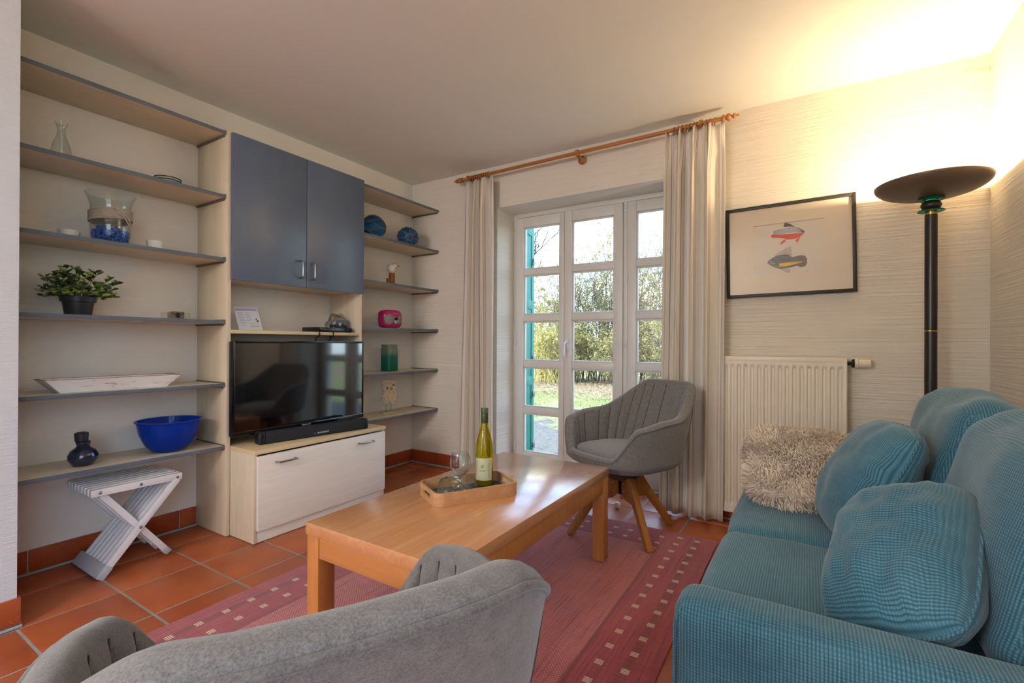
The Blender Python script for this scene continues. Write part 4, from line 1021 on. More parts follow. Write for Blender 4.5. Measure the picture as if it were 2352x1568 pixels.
# wall built ring by ring; the two short ends keep an open slot between z .020 and .036
def in_slot(p, pn): return abs(p[0]) > HL-.0005 and abs(pn[0]) > HL-.0005
Po2 = []; Pi2 = []
for k in range(n):
    a, b = Po[k], Po[(k+1) % n]; ia, ib = Pi[k], Pi[(k+1) % n]; Po2.append(a); Pi2.append(ia)
    if in_slot(a, b):
        for f in (.5-.045/(abs(b[1]-a[1])), .5+.045/(abs(b[1]-a[1]))):
            Po2.append((a[0], a[1]+(b[1]-a[1])*f)); Pi2.append((ia[0], a[1]+(b[1]-a[1])*f))
n2 = len(Po2); q = MB()
for z in zs_:
    for p in Po2: q.v.append(tuple(tp(p[0], p[1], z)))
    for p in Pi2: q.v.append(tuple(tp(p[0], p[1], z)))
def vi(l, k, inner): return l*2*n2 + (n2 if inner else 0) + k % n2
for k in range(n2):
    a, b = Po2[k], Po2[(k+1) % n2]; slot = abs(a[0]) > HL-.0005 and abs(b[0]) > HL-.0005 and abs(a[1]) < .0455 and abs(b[1]) < .0455
    for l in range(3):
        if slot and l == 1: continue
        q.f.append((vi(l,k,0), vi(l,k+1,0), vi(l+1,k+1,0), vi(l+1,k,0))); q.f.append((vi(l,k+1,1), vi(l,k,1), vi(l+1,k,1), vi(l+1,k+1,1)))
    q.f.append((vi(3,k,0), vi(3,k+1,0), vi(3,k+1,1), vi(3,k,1))); q.f.append((vi(0,k+1,0), vi(0,k,0), vi(0,k,1), vi(0,k+1,1)))
    if slot:
        q.f.append((vi(1,k,0), vi(1,k+1,0), vi(1,k+1,1), vi(1,k,1))); q.f.append((vi(2,k+1,0), vi(2,k,0), vi(2,k,1), vi(2,k+1,1)))
        q.f.append((vi(1,k,0), vi(1,k,1), vi(2,k,1), vi(2,k,0))); q.f.append((vi(1,k+1,1), vi(1,k+1,0), vi(2,k+1,0), vi(2,k+1,1)))
q.build('rim', 'tray_wood', tr, smooth=35)
MB().prism(rr_loop(HL-.0092, HW-.0092, RR-.0092), lambda a, b, h: tp(a, b, h), .001, .0075).build('lining', 'slate_felt', tr, smooth=30, label='slate grey felt lining')
FZ = TZ + E3 + .0078

# wine bottle
wb = thing('wine_bottle', 'tall green glass bottle of white wine standing on the serving tray', 'bottle', (-1.150, 1.640, FZ)); bc = (-1.150, 1.640, FZ)
bp = [(.002, .004), (.030, .001), (.0365, .004), (.038, .010), (.038, .140), (.0365, .165), (.031, .195), (.023, .225), (.0165, .250), (.0145, .268), (.0142, .318)]
MB().lathe([(0, .004)] + bp + [(.0, .318)], bc, 40).build('glass', 'bottle_glass', wb, smooth=50)
wl = [(0, .008), (.030, .005), (.0345, .009), (.0352, .14), (.0338, .164), (.0284, .193), (.0205, .222), (.0142, .246), (.0125, .262), (0, .262)]
MB().lathe(wl, bc, 40).build('wine', 'wine', wb, smooth=50)
MB().lathe([(.0149, .263), (.0156, .264), (.0156, .300), (.0150, .302), (.0158, .304), (.0158, .322), (.0140, .3245), (0, .3245)], bc, 28).build('capsule', 'capsule_green', wb, smooth=40)
q = MB()
for k in range(4): q.ring_lathe([(.0155, .305+.004*k), (.0164, .3062+.004*k), (.0155, .3074+.004*k)], bc, 28)
q.build('cap_ridges', 'clip_metal', wb)
q = MB(); view = math.atan2(-bc[1], -bc[0]) - .15
def lab(u, v): a = view - 1.05 + 2.1*u; return (bc[0]+.0387*math.cos(a), bc[1]+.0387*math.sin(a), bc[2]+.030+.092*v)
q.grid(24, 2, lab); q.build('label', 'label_paper', wb, label='pale paper label')
q = MB()
def lpt(a, z, r=.0391): return (bc[0]+r*math.cos(view+a), bc[1]+r*math.sin(view+a), bc[2]+z)
for i in range(5): q.tube([lpt(-.05+.13*math.cos(2*PI*j/10+i), .088+.005*math.sin(2*PI*j/10+i*1.3)) for j in range(6)], .0007, 4)
q.tube([lpt(-.32+.05*i, .0705) for i in range(13)], .0013, 4)
for k in range(5): q.tube([lpt(.62+.03*math.sin(k*2+j), .040+.013*k+.003*j) for j in range(4)], .0007, 4)
q.build('label_print', 'fish_brown', wb)

def wine_glass(base, axis, label):
    ax = Vector(axis).normalized(); t = thing('wine_glass', label, 'glass', tuple(base), 0, 'two wine glasses on the tray')
    foot = [(.002, .0), (.033, .0), (.034, .0012), (.012, .004), (.005, .008)]
    MB().lathe([(0, 0)] + foot + [(.0042, .020), (.0042, .045), (.0055, .055), (0, .056)], base, 32, ax).build('stem', 'goblet_glass', t, smooth=60)
    bo = [(.003, .054), (.018, .060), (.033, .074), (.0415, .094), (.0430, .110), (.0405, .130), (.0350, .148)]
    MB().ring_lathe(bo + [(r-.0012, h+(.001 if i == 0 else 0)) for i, (r, h) in reversed(list(enumerate(bo)))], base, 40, ax).build('bowl', 'goblet_glass', t, smooth=60)
wine_glass((-1.203, 1.545, FZ), (0, 0, 1), 'wine glass standing upright on the serving tray')
la = Vector((-.12, -.99, 0)).normalized(); lb = Vector((-1.165, 1.495, FZ+.040))
# lying glass: rests on its bowl and the edge of its foot
axl = (la + Vector((0, 0, .085))).normalized()
wine_glass(tuple(Vector((-1.150, 1.545, FZ+.0345))), tuple(la*.998 + Vector((0,0,.085))), 'wine glass lying on its side on the serving tray')

# small ball on the tiles by the window
o = MB().sphere((-1.031, 2.956, .0215), .0205, 20, 14).build('wooden_ball', 'bird_white', smooth=180); tag(o, 'small white ball lying on the floor tiles by the window', 'ball')

# ================================================================== upholstered swivel chairs
def ss(e0, e1, x): x = max(0, min(1, (x-e0)/(e1-e0))); return x*x*(3-2*x)
def rim_z(w):          # w = |angle from front| in [0, pi]: front edge low, arm, back high
    z = .440 + .165*ss(.42, 1.08, w) + .035*ss(.98, 1.75, w)
    return z + .1732*ss(1.6996, 2.7647, w)
def outline(w, z):     # half-shell plan: angle from front (chair looks along +y) -> radius point
    s, c = math.sin(w), math.cos(w); e = .7105
    x = .285*math.copysign(abs(s)**e, s); y = .250*math.copysign(abs(c)**e, c)
    lean = (z-.42)
    back = ss(1.2, 2.6, abs(w)); 
    y -= lean*.384*back; x *= (1 - .265*max(0, lean-.20)*back); x *= 1 + .06*ss(.0, .2, lean)*(1-back)
    return x, y
def chair_proto(name, label):
    t = thing(name, label, 'chair', (0, 0, 0), 0, 'grey upholstered swivel chairs')
    NU, NV = 416, 22; TH = .050; ribs = 26
    def wang(u): return (u*2-1)*PI
    def inner(u, v):
        w = wang(u); zt = rim_z(abs(w)); z = .400 + (zt-.400)*v; x, y = outline(w, z)
        L = math.hypot(x, y); k = (L-TH*.55)/L
        ch = abs(math.sin((w/PI)*ribs/2*PI)); amp = .011*ss(.0, .12, v)*ss(.55, .9, abs(w))*(1-.92*ss(.86, 1.0, v))
        k2 = (L - TH*.55 - amp*(ch**.5))/L
        return (x*k2, y*k2, z)
    def outer(u, v):
        w = wang(u); zt = rim_z(abs(w))
        if v > .42:
            f = (v-.42)/.58; z = .415 + (zt-.415)*f; x, y = outline(w, z); L = math.hypot(x, y); k = (L+TH*.45)/L
            return (x*k, y*k, z)
        f = v/.42; x, y = outline(w, .415); L = math.hypot(x, y); k = (L+TH*.45)/L
        a = PI/2*f; r = .22 + .78*(.45*math.sin(a) + .55*f); z = .415 - .072*(1-f**1.8)
        return (x*k*r, y*k*r, z)
    q = MB(); q.grid(NU, NV, inner, closed_u=True, flip=False); q.build('inner_shell', 'felt_grey', t, local=True, smooth=180)
    q = MB(); q.grid(NU, 30, outer, closed_u=True, flip=True)
    def cap(u, v):
        p = Vector(inner(u, 1)); r = Vector(outer(u, 1)); c = (p+r)/2; h = (r-p)/2; a = PI*v
        return c - h*math.cos(a) + Vector((0, 0, h.length*.75*math.sin(a)))
    q.grid(NU, 6, cap, closed_u=True, flip=True)
    q.lathe([(0, .343), (.075, .343)], (0, 0, 0), 24)
    q.build('outer_shell', 'felt_grey', t, local=True, smooth=180, merge=True)
    pp = [Vector(outer(i/NU, 1)) + Vector((0, 0, .001)) for i in range(NU)]
    MB().tube(pp, .0052, 8, closed=True).build('piping', 'felt_pipe', t, local=True, smooth=180)
    for sgn in (-1, 1):                              # seams down the outside of the shell at the back corners
        q = MB(); u0 = .5 + sgn*.5*(2.25/PI); q.tube([Vector(outer(u0 + sgn*.012*(1-k/10), .45+.5*k/10))*1.002 for k in range(11)], .0022, 6); q.build('seam', 'seat_under', t, local=True)
    for k in range(-11, 14):                         # dark lines along the rib seams paint in the groove shade
        w = k*PI/(ribs/2); u = (w/PI+1)/2
        if abs(w) < .70 or k == -13: continue
        pts = [Vector(inner(u % 1.0, .06+.92*j/12)) for j in range(13)]
        pts = [p - Vector((p.x, p.y, 0)).normalized()*.0008 for p in pts]
        MB().tube(pts, .0019, 5).build('seam_shade_line', 'felt_seam_shade', t, local=True, smooth=180)
    def seat_pt(u, v):
        w = wang(u); x, y = outline(w, .42); L = math.hypot(x, y); k = (L-TH*.62)/L
        if v < .22:
            f = v/.22; r = .94 + .06*math.sin(PI/2*f); return (x*k*r, y*k*r, .400 + .045*f)
        f = (v-.22)/.78; r = math.cos(PI/2*f)**.55 if f < 1 else 0
        return (x*k*r, y*k*r, .445 + .036*math.sin(PI/2*f) - .012*r*0)
    q = MB(); q.grid(96, 18, seat_pt, closed_u=True, flip=True); q.build('seat_cushion', 'felt_grey', t, local=True, smooth=180, merge=True)
    MB().lathe([(0, .300), (.085, .300), (.105, .325), (.105, .348), (0, .348)], (0, 0, 0), 28).build('swivel_plate', 'seat_under', t, local=True)
    MB().lathe([(0, .205), (.020, .205), (.022, .208), (.022, .330), (0, .330)], (0, 0, 0), 20).build('column', 'black_plastic', t, local=True)
    MB().lathe([(0, .175), (.008, .175), (.010, .182), (.010, .206), (0, .206)], (0, 0, 0), 14).build('column_end', 'chrome', t, local=True)
    return t
def chair_legs(t, rot):
    for k in range(4):
        a = PI/4 + k*PI/2 + rot; d = Vector((math.cos(a), math.sin(a), 0))
        q = MB(); n_ = Vector((-d.y, d.x, 0)); top_i, top_o = d*.028, d*.105
        poly = [(.026, .318), (.118, .318), (.135, .290), (.322, .018), (.322, .008), (.286, .008), (.150, .188), (.064, .190), (.026, .215)]
        q.prism(poly, lambda p, z, h: d*p + n_*h + Vector((0, 0, z)), -.0165, .0165)
        l = q.build('leg', 'oak_leg', t, local=True, bevel=.003)
        b = MB()
        for p, z in ((.062, .280), (.062, .232)):
            for s in (-1, 1): b.sphere(d*p + n_*.017*s + Vector((0, 0, z)), .0055, 10, 6)
        b.build('bolts', 'chrome', l, local=True)
ch1 = chair_proto('swivel_chair', 'grey felt swivel chair with wooden legs standing by the window curtain')
f1 = Vector((-.61, -.79, 0)); a1 = -3.6075
ch2 = copy_tree(ch1); MW[ch2] = Matrix(); ch2['label'] = 'grey felt swivel chair at the coffee table end facing the media cabinet'
f2 = Vector((-.825, .566, 0)); a2 = 1.0703
ch1.location = (-.888, 2.620, .0); ch1.rotation_euler = (0, 0, a1); chair_legs(ch1, -a1)
ch2.location = (-.666, .466, .006); ch2.rotation_euler = (0, 0, a2); chair_legs(ch2, -a2 + .3)
ch1.location.z = .005

# ================================================================== sofa
SX0, SXB = -.250, .735                                # front, back
AY0, AY1, BY0, BY1 = 1.055, 1.190, 2.500, 2.625       # near arm, far arm (y)
SEAM = 1.850
sf = thing('sofa', 'two seat teal corduroy sofa standing against the right wall', 'sofa', ((SX0+SXB)/2, 1.84, 0))
def soft(name, c, h, r, mat='sofa_fabric', n=20, puff=0, wr=0, seed=0, parent=sf, rot=None, wf=6.0, label=None):
    vs_, fs_ = rounded(h[0], h[1], h[2], r, n, puff, wr, seed, wf); q = MB()
    M = rot.to_matrix() if rot else Matrix.Identity(3); c = Vector(c)
    q.add([c + M @ p for p in vs_], fs_); return q.build(name, mat, parent, uv=True, smooth=180, merge=True, label=label)
soft('near_arm', ((SX0+SXB)/2, (AY0+AY1)/2, .285), ((SXB-SX0)/2, (AY1-AY0)/2, .225), .045, n=24, wr=.002)
soft('far_arm', ((SX0+.06+SXB)/2, (BY0+BY1)/2, .275), ((SXB-SX0-.06)/2, (BY1-BY0)/2, .205), .045, n=20)
soft('base', ((SX0+.02+SXB)/2, (AY1+BY0)/2, .155), ((SXB-SX0-.02)/2, (BY0-AY1)/2-.001, .095), .02, n=10)
soft('backrest', (.655, (AY1+BY0)/2, .41), (.080, (BY0-AY1)/2+.06, .34), .05, n=14)
soft('seat_cushion', ((SX0+.57)/2, (AY1+SEAM)/2, .335), ((.57-SX0)/2, (SEAM-AY1)/2-.002, .075), .045, n=26, puff=.010, wr=.004, seed=1)
soft('seat_cushion', ((SX0+.004+.57)/2, (SEAM+BY0)/2, .335), ((.57-SX0-.004)/2, (BY0-SEAM)/2-.002, .073), .045, n=26, puff=.010, wr=.004, seed=2)
bk = Euler((0, math.radians(14), 0))
soft('back_cushion', (.445, (AY1+SEAM)/2+.01, .635), (.105, (SEAM-AY1)/2-.004, .245), .085, n=30, puff=.022, wr=.014, seed=3, rot=bk, wf=7)
soft('back_cushion', (.440, (SEAM+BY0)/2-.005, .640), (.105, (BY0-SEAM)/2-.006, .245), .085, n=30, puff=.022, wr=.014, seed=4, rot=bk, wf=7)
# welt seam along the outer edge of the near arm
pts = [(SX0+.040, AY0+.006, .060), (SX0+.006, AY0+.014, .10), (SX0+.004, AY0+.016, .30), (SX0+.008, AY0+.014, .46), (SX0+.022, AY0+.016, .490), (SX0+.05, AY0+.018, .4985), (.2, AY0+.018, .4985), (.70, AY0+.018, .4985)]
MB().tube(pts, .004, 8).build('welt', 'sofa_fabric', sf, uv=True)
for x in (SX0+.07, SXB-.07):
    for y in (AY0+.06, BY1-.06): MB().box(x-.025, x+.025, y-.025, y+.025, .0005, .065).build('foot', 'black_plastic', sf, bevel=.003)

def throw_pillow(name, label, c, e1, e2, w, h, t_, seed, mat='sofa_fabric', wr=.012):
    c = Vector(c); e1 = Vector(e1).normalized(); e2 = Vector(e2); e2 = (e2 - e1*e2.dot(e1)).normalized(); e3 = e1.cross(e2)
    t = thing(name, label, 'cushion', tuple(c - Vector((0, 0, .2))), 0, 'teal scatter cushions')
    v, f, uvs, ring = pillow(w, h, t_, 34, wr, seed); q = MB(); q.add([c + e1*p.x + e2*p.y + e3*p.z for p in v], f)
    for i, u in enumerate(uvs): q.uv[i] = u
    q.build('cover', mat, t, uv='grid', smooth=180)
    MB().tube([c + e1*p.x + e2*p.y + e3*p.z for p in ring], .0045, 6, closed=True).build('seam', mat, t, uv=True, smooth=180)
    return t
throw_pillow('scatter_cushion', 'teal scatter cushion between the furry cushion and the far backrest', (.173, 2.004, .606), (-.138, .989, -.05), (.461, .109, .881), .46, .42, .20, 1)
throw_pillow('scatter_cushion', 'wrinkled teal scatter cushion leaning in the corner by the sofa arm', (.186, 1.404, .567), (.214, .841, .497), (.787, -.45, .423), .42, .30, .22, 2, wr=.016)

# furry cushion: cover + thousands of strands as stuff
fc = thing('fur_cushion', 'shaggy cream furry cushion lying at the far end of the sofa', 'cushion', (-.02, 2.35, .42))
fcc = Vector((-.010, 2.335, .545)); g1 = Vector((.98, .10, .0)).normalized(); g2 = Vector((-.08, .90, .40)); g2 = (g2 - g1*g2.dot(g1)).normalized(); g3 = g1.cross(g2)
v, f, uvs, ring = pillow(.42, .46, .15, 24, .015, 9, .03); q = MB(); q.add([fcc + g1*p.x + g2*p.y + g3*p.z for p in v], f); q.build('cover', 'fur_base', fc, smooth=180)
rnd = random.Random(21); q = MB()
nrmls = {}
for fa in f:
    P = [v[i] for i in fa[:4]]; n_ = (P[1]-P[0]).cross(P[2]-P[0]); 
    if n_.length < 1e-12: continue
    n_.normalize(); A = (P[2]-P[0]).cross(P[3]-P[1]).length/2
    for k in range(int(A*34000 + rnd.random())):
        a, b = rnd.random(), rnd.random(); p = (P[0]*(1-a)+P[1]*a)*(1-b) + (P[3]*(1-a)+P[2]*a)*b
        L = rnd.uniform(.022, .042); sw_ = mnoise.noise_vector(p*9 + Vector((3, 1, 7)))
        tip = n_*.55 + Vector((sw_.x*1.1, sw_.y*1.1-.35, sw_.z*.7)) + Vector((rnd.uniform(-.35, .35), rnd.uniform(-.35, .35), 0)); tip = tip.normalized()*L
        mid = n_*L*.42 + tip*.2; s = n_.cross(tip); s = s.normalized()*.0017 if s.length > 1e-9 else Vector((.0017, 0, 0))
        W_ = lambda z: fcc + g1*z.x + g2*z.y + g3*z.z
        q.add([W_(p-s), W_(p+s), W_(p+mid+s*.9), W_(p+mid-s*.9), W_(p+tip)], [(0, 1, 2, 3), (3, 2, 4)])
q.build('fur', 'fur_tip', fc, smooth=180, kind='stuff', label='long cream fur strands')

# ================================================================== torchiere floor lamp
LX, LY = .488, 2.890
lp = thing('floor_lamp', 'black torchiere floor lamp with uplight bowl in the room corner', 'lamp', (LX, LY, 0))
MB().lathe([(0, .0005), (.125, .0005), (.132, .004), (.130, .016), (.060, .028), (.028, .034), (0, .034)], (LX, LY, 0), 48).build('base', 'lamp_black', lp)
MB().lathe([(0, .030), (.0235, .030), (.0235, 1.660), (0, 1.660)], (LX, LY, 0), 28).build('pole', 'lamp_black', lp)
MB().lathe([(.0238, 1.118), (.0245, 1.119), (.0245, 1.124), (.0238, 1.125)], (LX, LY, 0), 28).build('brass_ring', 'brass', lp)
MB().lathe([(.0, 1.660), (.0215, 1.660), (.0215, 1.674), (0, 1.674)], (LX, LY, 0), 28).build('brass_collar', 'brass', lp)
for z in (1.674, 1.727): MB().lathe([(.0, z), (.048, z), (.0505, z+.0025), (.048, z+.005), (0, z+.005)], (LX, LY, 0), 40).build('glass_disc', 'lamp_teal', lp, label='teal glass disc')
MB().lathe([(.018, 1.679), (.033, 1.688), (.0395, 1.703), (.033, 1.718), (.018, 1.727)], (LX, LY, 0), 32).build('knob', 'lamp_black', lp, smooth=60)
LB = 1.736; RIMZ = 1.807; RB = .212
po = [(.020, LB-.004)] + [(RB*math.sin(PI/2*i/14), LB + (RIMZ-LB)*(1-math.cos(PI/2*i/14))**1.05) for i in range(2, 15)]
pi_ = [(r-.003 if r > .03 else r, z+.003) for r, z in po]
bo = MB().ring_lathe(po + pi_[::-1], (LX, LY, 0), 56); bo.build('bowl', 'lamp_bowl_lit', lp, smooth=50)
pw = [(r-.0035 if r > .03 else r, z+.0036) for r, z in po]
MB().lathe(pw, (LX, LY, 0), 56, cap=False).build('bowl_lining', 'lamp_inner', lp, smooth=180, label='white inside of the bowl')
MB().lathe([(.0, LB+.002), (.012, LB+.002), (.012, LB+.02), (0, LB+.02)], (LX, LY, 0), 16).build('bulb_holder', 'white_ceramic', lp)
pl_ = bpy.data.lights.new('lamp_bulb', 'POINT'); pl_.energy = 16; pl_.color = (1, .74, .46); pl_.shadow_soft_size = .022
po_ = bpy.data.objects.new('lamp_bulb', pl_); COL.objects.link(po_); po_.location = (0, 0, 1.792); po_.parent = lp

# pendant globes added unseen behind the camera to brighten the room
t_ = NT('globe_glow'); em = t_.n('ShaderNodeEmission'); em.inputs[0].default_value = (1, .96, .92, 1); em.inputs[1].default_value = 36; t_.done(em.outputs[0])
for k, (x, y) in enumerate(((-1.25, -1.8), (-1.5, -2.7))):
    t = thing('added_fill_pendant', ('added opal fill globe hung unseen behind the camera near the pier' if k == 0 else 'added opal fill globe hung unseen behind the camera by the added rear window'), 'lamp', (x, y, ZC-.5), 0, 'added fill globes behind the camera')
    MB().sphere((x, y, 1.95), .17, 28, 18).build('globe', 'globe_glow', t, smooth=180)
    MB().tube([(x, y, 2.11), (x, y, ZC-.02)], .004, 8).build('cord', 'black_rubber', t)
    MB().lathe([(0, 0), (.05, 0), (.045, .028), (0, .03)], (x, y, ZC-.03), 24).build('canopy', 'white_lacquer', t)

# ================================================================== framed fish print
pf = thing('framed_print', 'framed print of two fish hanging above the radiator', 'picture', (-.094, YB-.004, 1.601), rot=(0, math.radians(-.85), 0))
FWd, FHt = .319, .2655; fw = .018
def fr(name, mat, x0, x1, z0, z1, y0, y1, par=pf, bev=0, lab_=None): 
    return MB().box(x0, x1, -y1, -y0, z0, z1).build(name, mat, par, local=True, bevel=bev, smooth=35 if bev else 0, label=lab_)
q = MB(); q.box(-FWd, -FWd+fw, -.024, 0, -FHt, FHt); q.box(FWd-fw, FWd, -.024, 0, -FHt, FHt); q.box(-FWd+fw, FWd-fw, -.024, 0, FHt-fw, FHt); q.box(-FWd+fw, FWd-fw, -.024, 0, -FHt, -FHt+fw)
q.build('frame', 'frame_black', pf, local=True, bevel=.0015)
mx0, mx1, mz0, mz1 = -.172, .174, -.138, .152
q = MB(); q.box(-FWd+fw, mx0, -.012, -.009, -FHt+fw, FHt-fw); q.box(mx1, FWd-fw, -.012, -.009, -FHt+fw, FHt-fw); q.box(mx0, mx1, -.012, -.009, mz1, FHt-fw); q.box(mx0, mx1, -.012, -.009, -FHt+fw, mz0)
q.build('mat_board', 'paper_mat', pf, local=True, smooth=0)
fr('print_sheet', 'paper_print', mx0-.005, mx1+.005, mz0-.005, mz1+.005, .006, .0085)
fr('glass', 'picture_glass', -FWd+fw, FWd-fw, -FHt+fw, FHt-fw, .0155, .0172)
def flat(name, mat, poly, y=.0087, lab_=None):
    q = MB(); q.prism(poly, lambda a, b, h: (a, -h, b), y, y+.0002); return q.build(name, mat, pf, local=True, smooth=0, label=lab_)
# picture plane: zoom crop pixels -> local metres
def pz(u, v): return (mx0 + (u-415)/(1356-415)*(mx1-mx0), mz1 - ((v - (552-(u-415)*.1153)))/(1170-552+ (0))*(mz1-mz0)*(1.0))
def up(poly): return [pz(u, v) for u, v in poly][::-1]
flat('fish_body', 'fish_red', up([(662, 655), (760, 650), (900, 640), (1090, 622), (1115, 612), (1080, 650), (1040, 680), (960, 705), (880, 708), (800, 690), (720, 690), (668, 692)]), lab_='orange belly of the upper fish')
flat('fish_back', 'tray_white', up([(665, 655), (672, 615), (780, 595), (850, 560), (930, 550), (1020, 555), (1085, 585), (1117, 610), (1090, 622), (900, 640), (760, 650)]), .0088)
for i in range(6):
    a = i/5; P = [(690-10*a+i*2, 612+8*i), (840, 578+11*i), (960, 556+12*i), (1040, 566+10*i), (1108-4*a, 605+3*i)]
    q = MB(); q.tube([(pz(*p)[0], -.0091, pz(*p)[1]) for p in P], .0011, 4); q.build('fish_stripe', 'ink', pf, local=True)
flat('fish_fin', 'fish_brown', up([(830, 555), (850, 505), (885, 508), (940, 525), (985, 550), (900, 552)]), .0088)
for i in range(4):
    q = MB(); q.tube([(pz(*p)[0], -.0091, pz(*p)[1]) for p in [(835+12*i, 553), (848+20*i, 525+3*i), (862+26*i, 508+9*i)]], .0010, 4); q.build('fish_stripe', 'ink', pf, local=True)
flat('fish_fin', 'fish_red', up([(870, 708), (830, 712), (780, 765), (800, 770), (850, 740)])); flat('fish_fin', 'fish_red', up([(1055, 672), (985, 715), (1010, 745), (1035, 715)]))
flat('fish_body', 'fish_brown', up([(598, 1000), (640, 960), (720, 915), (800, 898), (880, 898), (950, 920), (1010, 905), (1060, 893), (1110, 898), (1138, 930), (1135, 990), (1110, 1025), (1050, 1036), (1005, 1020), (960, 1035), (880, 1055), (790, 1072), (720, 1060), (650, 1035)]), lab_='grey brown body of the lower fish')
flat('fish_band', 'fish_blue', up([(650, 990), (750, 965), (880, 948), (1010, 945), (1100, 960), (900, 965), (760, 985)]), .0089); flat('fish_band', 'fish_yellow', up([(640, 998), (760, 1005), (900, 985), (1110, 962), (1000, 1000), (860, 1035), (770, 1040)]), .0089)
flat('fish_spot', 'fish_green', up([(738+30*math.cos(2*PI*i/14), 1020+26*math.sin(2*PI*i/14)) for i in range(14)]), .0091)
for i in range(7):
    q = MB(); q.tube([(pz(*p)[0], -.0090, pz(*p)[1]) for p in [(710+26*i, 912-1*i), (770+24*i, 868+5*i), (930+2*i, 792+17*i)]], .0013, 4); q.build('fish_stripe', 'ink', pf, local=True)
for i in range(4):
    q = MB(); q.tube([(pz(*p)[0], -.0090, pz(*p)[1]) for p in [(795+30*i, 1072-3*i), (840+22*i, 1095-4*i), (912, 1115-14*i)]], .0012, 4); q.build('fish_stripe', 'ink', pf, local=True)
q = MB(); q.tube([(pz(*p)[0], -.0090, pz(*p)[1]) for p in [(1128, 1075), (1142, 1085), (1130, 1105), (1145, 1100)]], .0011, 4); q.build('monogram', 'ink', pf, local=True)
flat('fish_eye', 'tray_white', up([(652+8*math.cos(2*PI*i/8), 985+7*math.sin(2*PI*i/8)) for i in range(8)]), .0091)

# ================================================================== radiator
ra = thing('radiator', 'ribbed cream panel radiator under the framed print', 'radiator', (-.128, 3.09, .07))
RX_0, RX_1, RZ_0, RZ_1 = -.434, .180, .072, .985; RYF = 3.050; NR = 17
def rib(u, v):
    x = RX_0+.012 + (RX_1-RX_0-.024)*u; z = RZ_0+.02 + (RZ_1-RZ_0-.04)*v
    ph = (u*NR) % 1.0; g = ss(.18, .36, ph)*(1-ss(.64, .82, ph)); zz = (z-RZ_0)
    e = ss(.045, .062, zz)*ss(.045, .062, RZ_1-z)
    return (x, RYF + .011*g*e, z)
q = MB(); nz_ = [0, .02, .03, .037, .044, .05, .06, .3, .6, .94, .95, .956, .963, .97, .98, 1]
b = len(q.v); NUr = NR*14
for i in range(NUr+1):
    for w in nz_: q.v.append(rib(i/NUr, w))
k_ = len(nz_)
for i in range(NUr):
    for j in range(k_-1): q.f.append((i*k_+j, (i+1)*k_+j, (i+1)*k_+j+1, i*k_+j+1))
q.build('ribbed_front', 'radiator_white', ra, smooth=50)
q = MB(); q.box(RX_0, RX_0+.014, RYF-.001, RYF+.014, RZ_0, RZ_1-.004); q.box(RX_1-.014, RX_1, RYF-.001, RYF+.014, RZ_0, RZ_1-.004); q.box(RX_0+.014, RX_1-.014, RYF-.001, RYF+.014, RZ_0, RZ_0+.022); q.box(RX_0+.014, RX_1-.014, RYF-.001, RYF+.014, RZ_1-.026, RZ_1-.004)
q.build('front_frame', 'radiator_white', ra, bevel=.003)
MB().box(RX_0+.004, RX_1-.004, RYF+.014, YB-.028, RZ_0+.01, RZ_1-.012).build('core', 'radiator_white', ra, bevel=.003)
q = MB(); q.box(RX_0-.002, RX_0+.001, RYF+.004, YB-.02, RZ_0+.004, RZ_1); q.box(RX_1-.001, RX_1+.002, RYF+.004, YB-.02, RZ_0+.004, RZ_1)
q.build('side_cover', 'radiator_white', ra, bevel=.001)
q = MB()
for i in range(34): x = RX_0+.008 + (RX_1-RX_0-.016)*i/33; q.box(x-.003, x+.003, RYF+.016, YB-.03, RZ_1-.008, RZ_1)
q.box(RX_0, RX_1, RYF+.002, RYF+.016, RZ_1-.006, RZ_1); q.box(RX_0, RX_1, YB-.032, YB-.02, RZ_1-.006, RZ_1)
q.build('top_grille', 'radiator_white', ra, bevel=.0008)
vz = .958; vy = 3.085
MB().lathe([(0, 0), (.010, 0), (.010, .02), (.021, .022), (.023, .034), (0, .034)], (RX_1+.001, vy, vz), 24, (1, 0, 0)).build('valve_collar', 'black_rubber', ra)
MB().lathe([(0, .034), (.026, .034), (.027, .048), (.022, .052), (.021, .10), (.017, .104), (0, .104)], (RX_1+.001, vy, vz), 28, (1, 0, 0)).build('thermostat', 'valve_white', ra)
q = MB()
for i in range(10): a = 2*PI*i/10; q.obox((RX_1+.078, vy+.0212*math.cos(a), vz+.0212*math.sin(a)), (1,0,0), (0, -math.sin(a), math.cos(a)), (0, math.cos(a), math.sin(a)), .020, .0016, .0012)
q.build('grip_ridges', 'valve_white', ra)
MB().tube([(RX_1-.02, 3.10, .10), (RX_1-.02, 3.10, .0015)], .009, 10).build('pipe', 'radiator_white', ra)
for x in (RX_0+.1, RX_1-.1): MB().box(x-.015, x+.015, YB-.029, YB-.001, .8, .86).build('wall_bracket', 'radiator_white', ra)

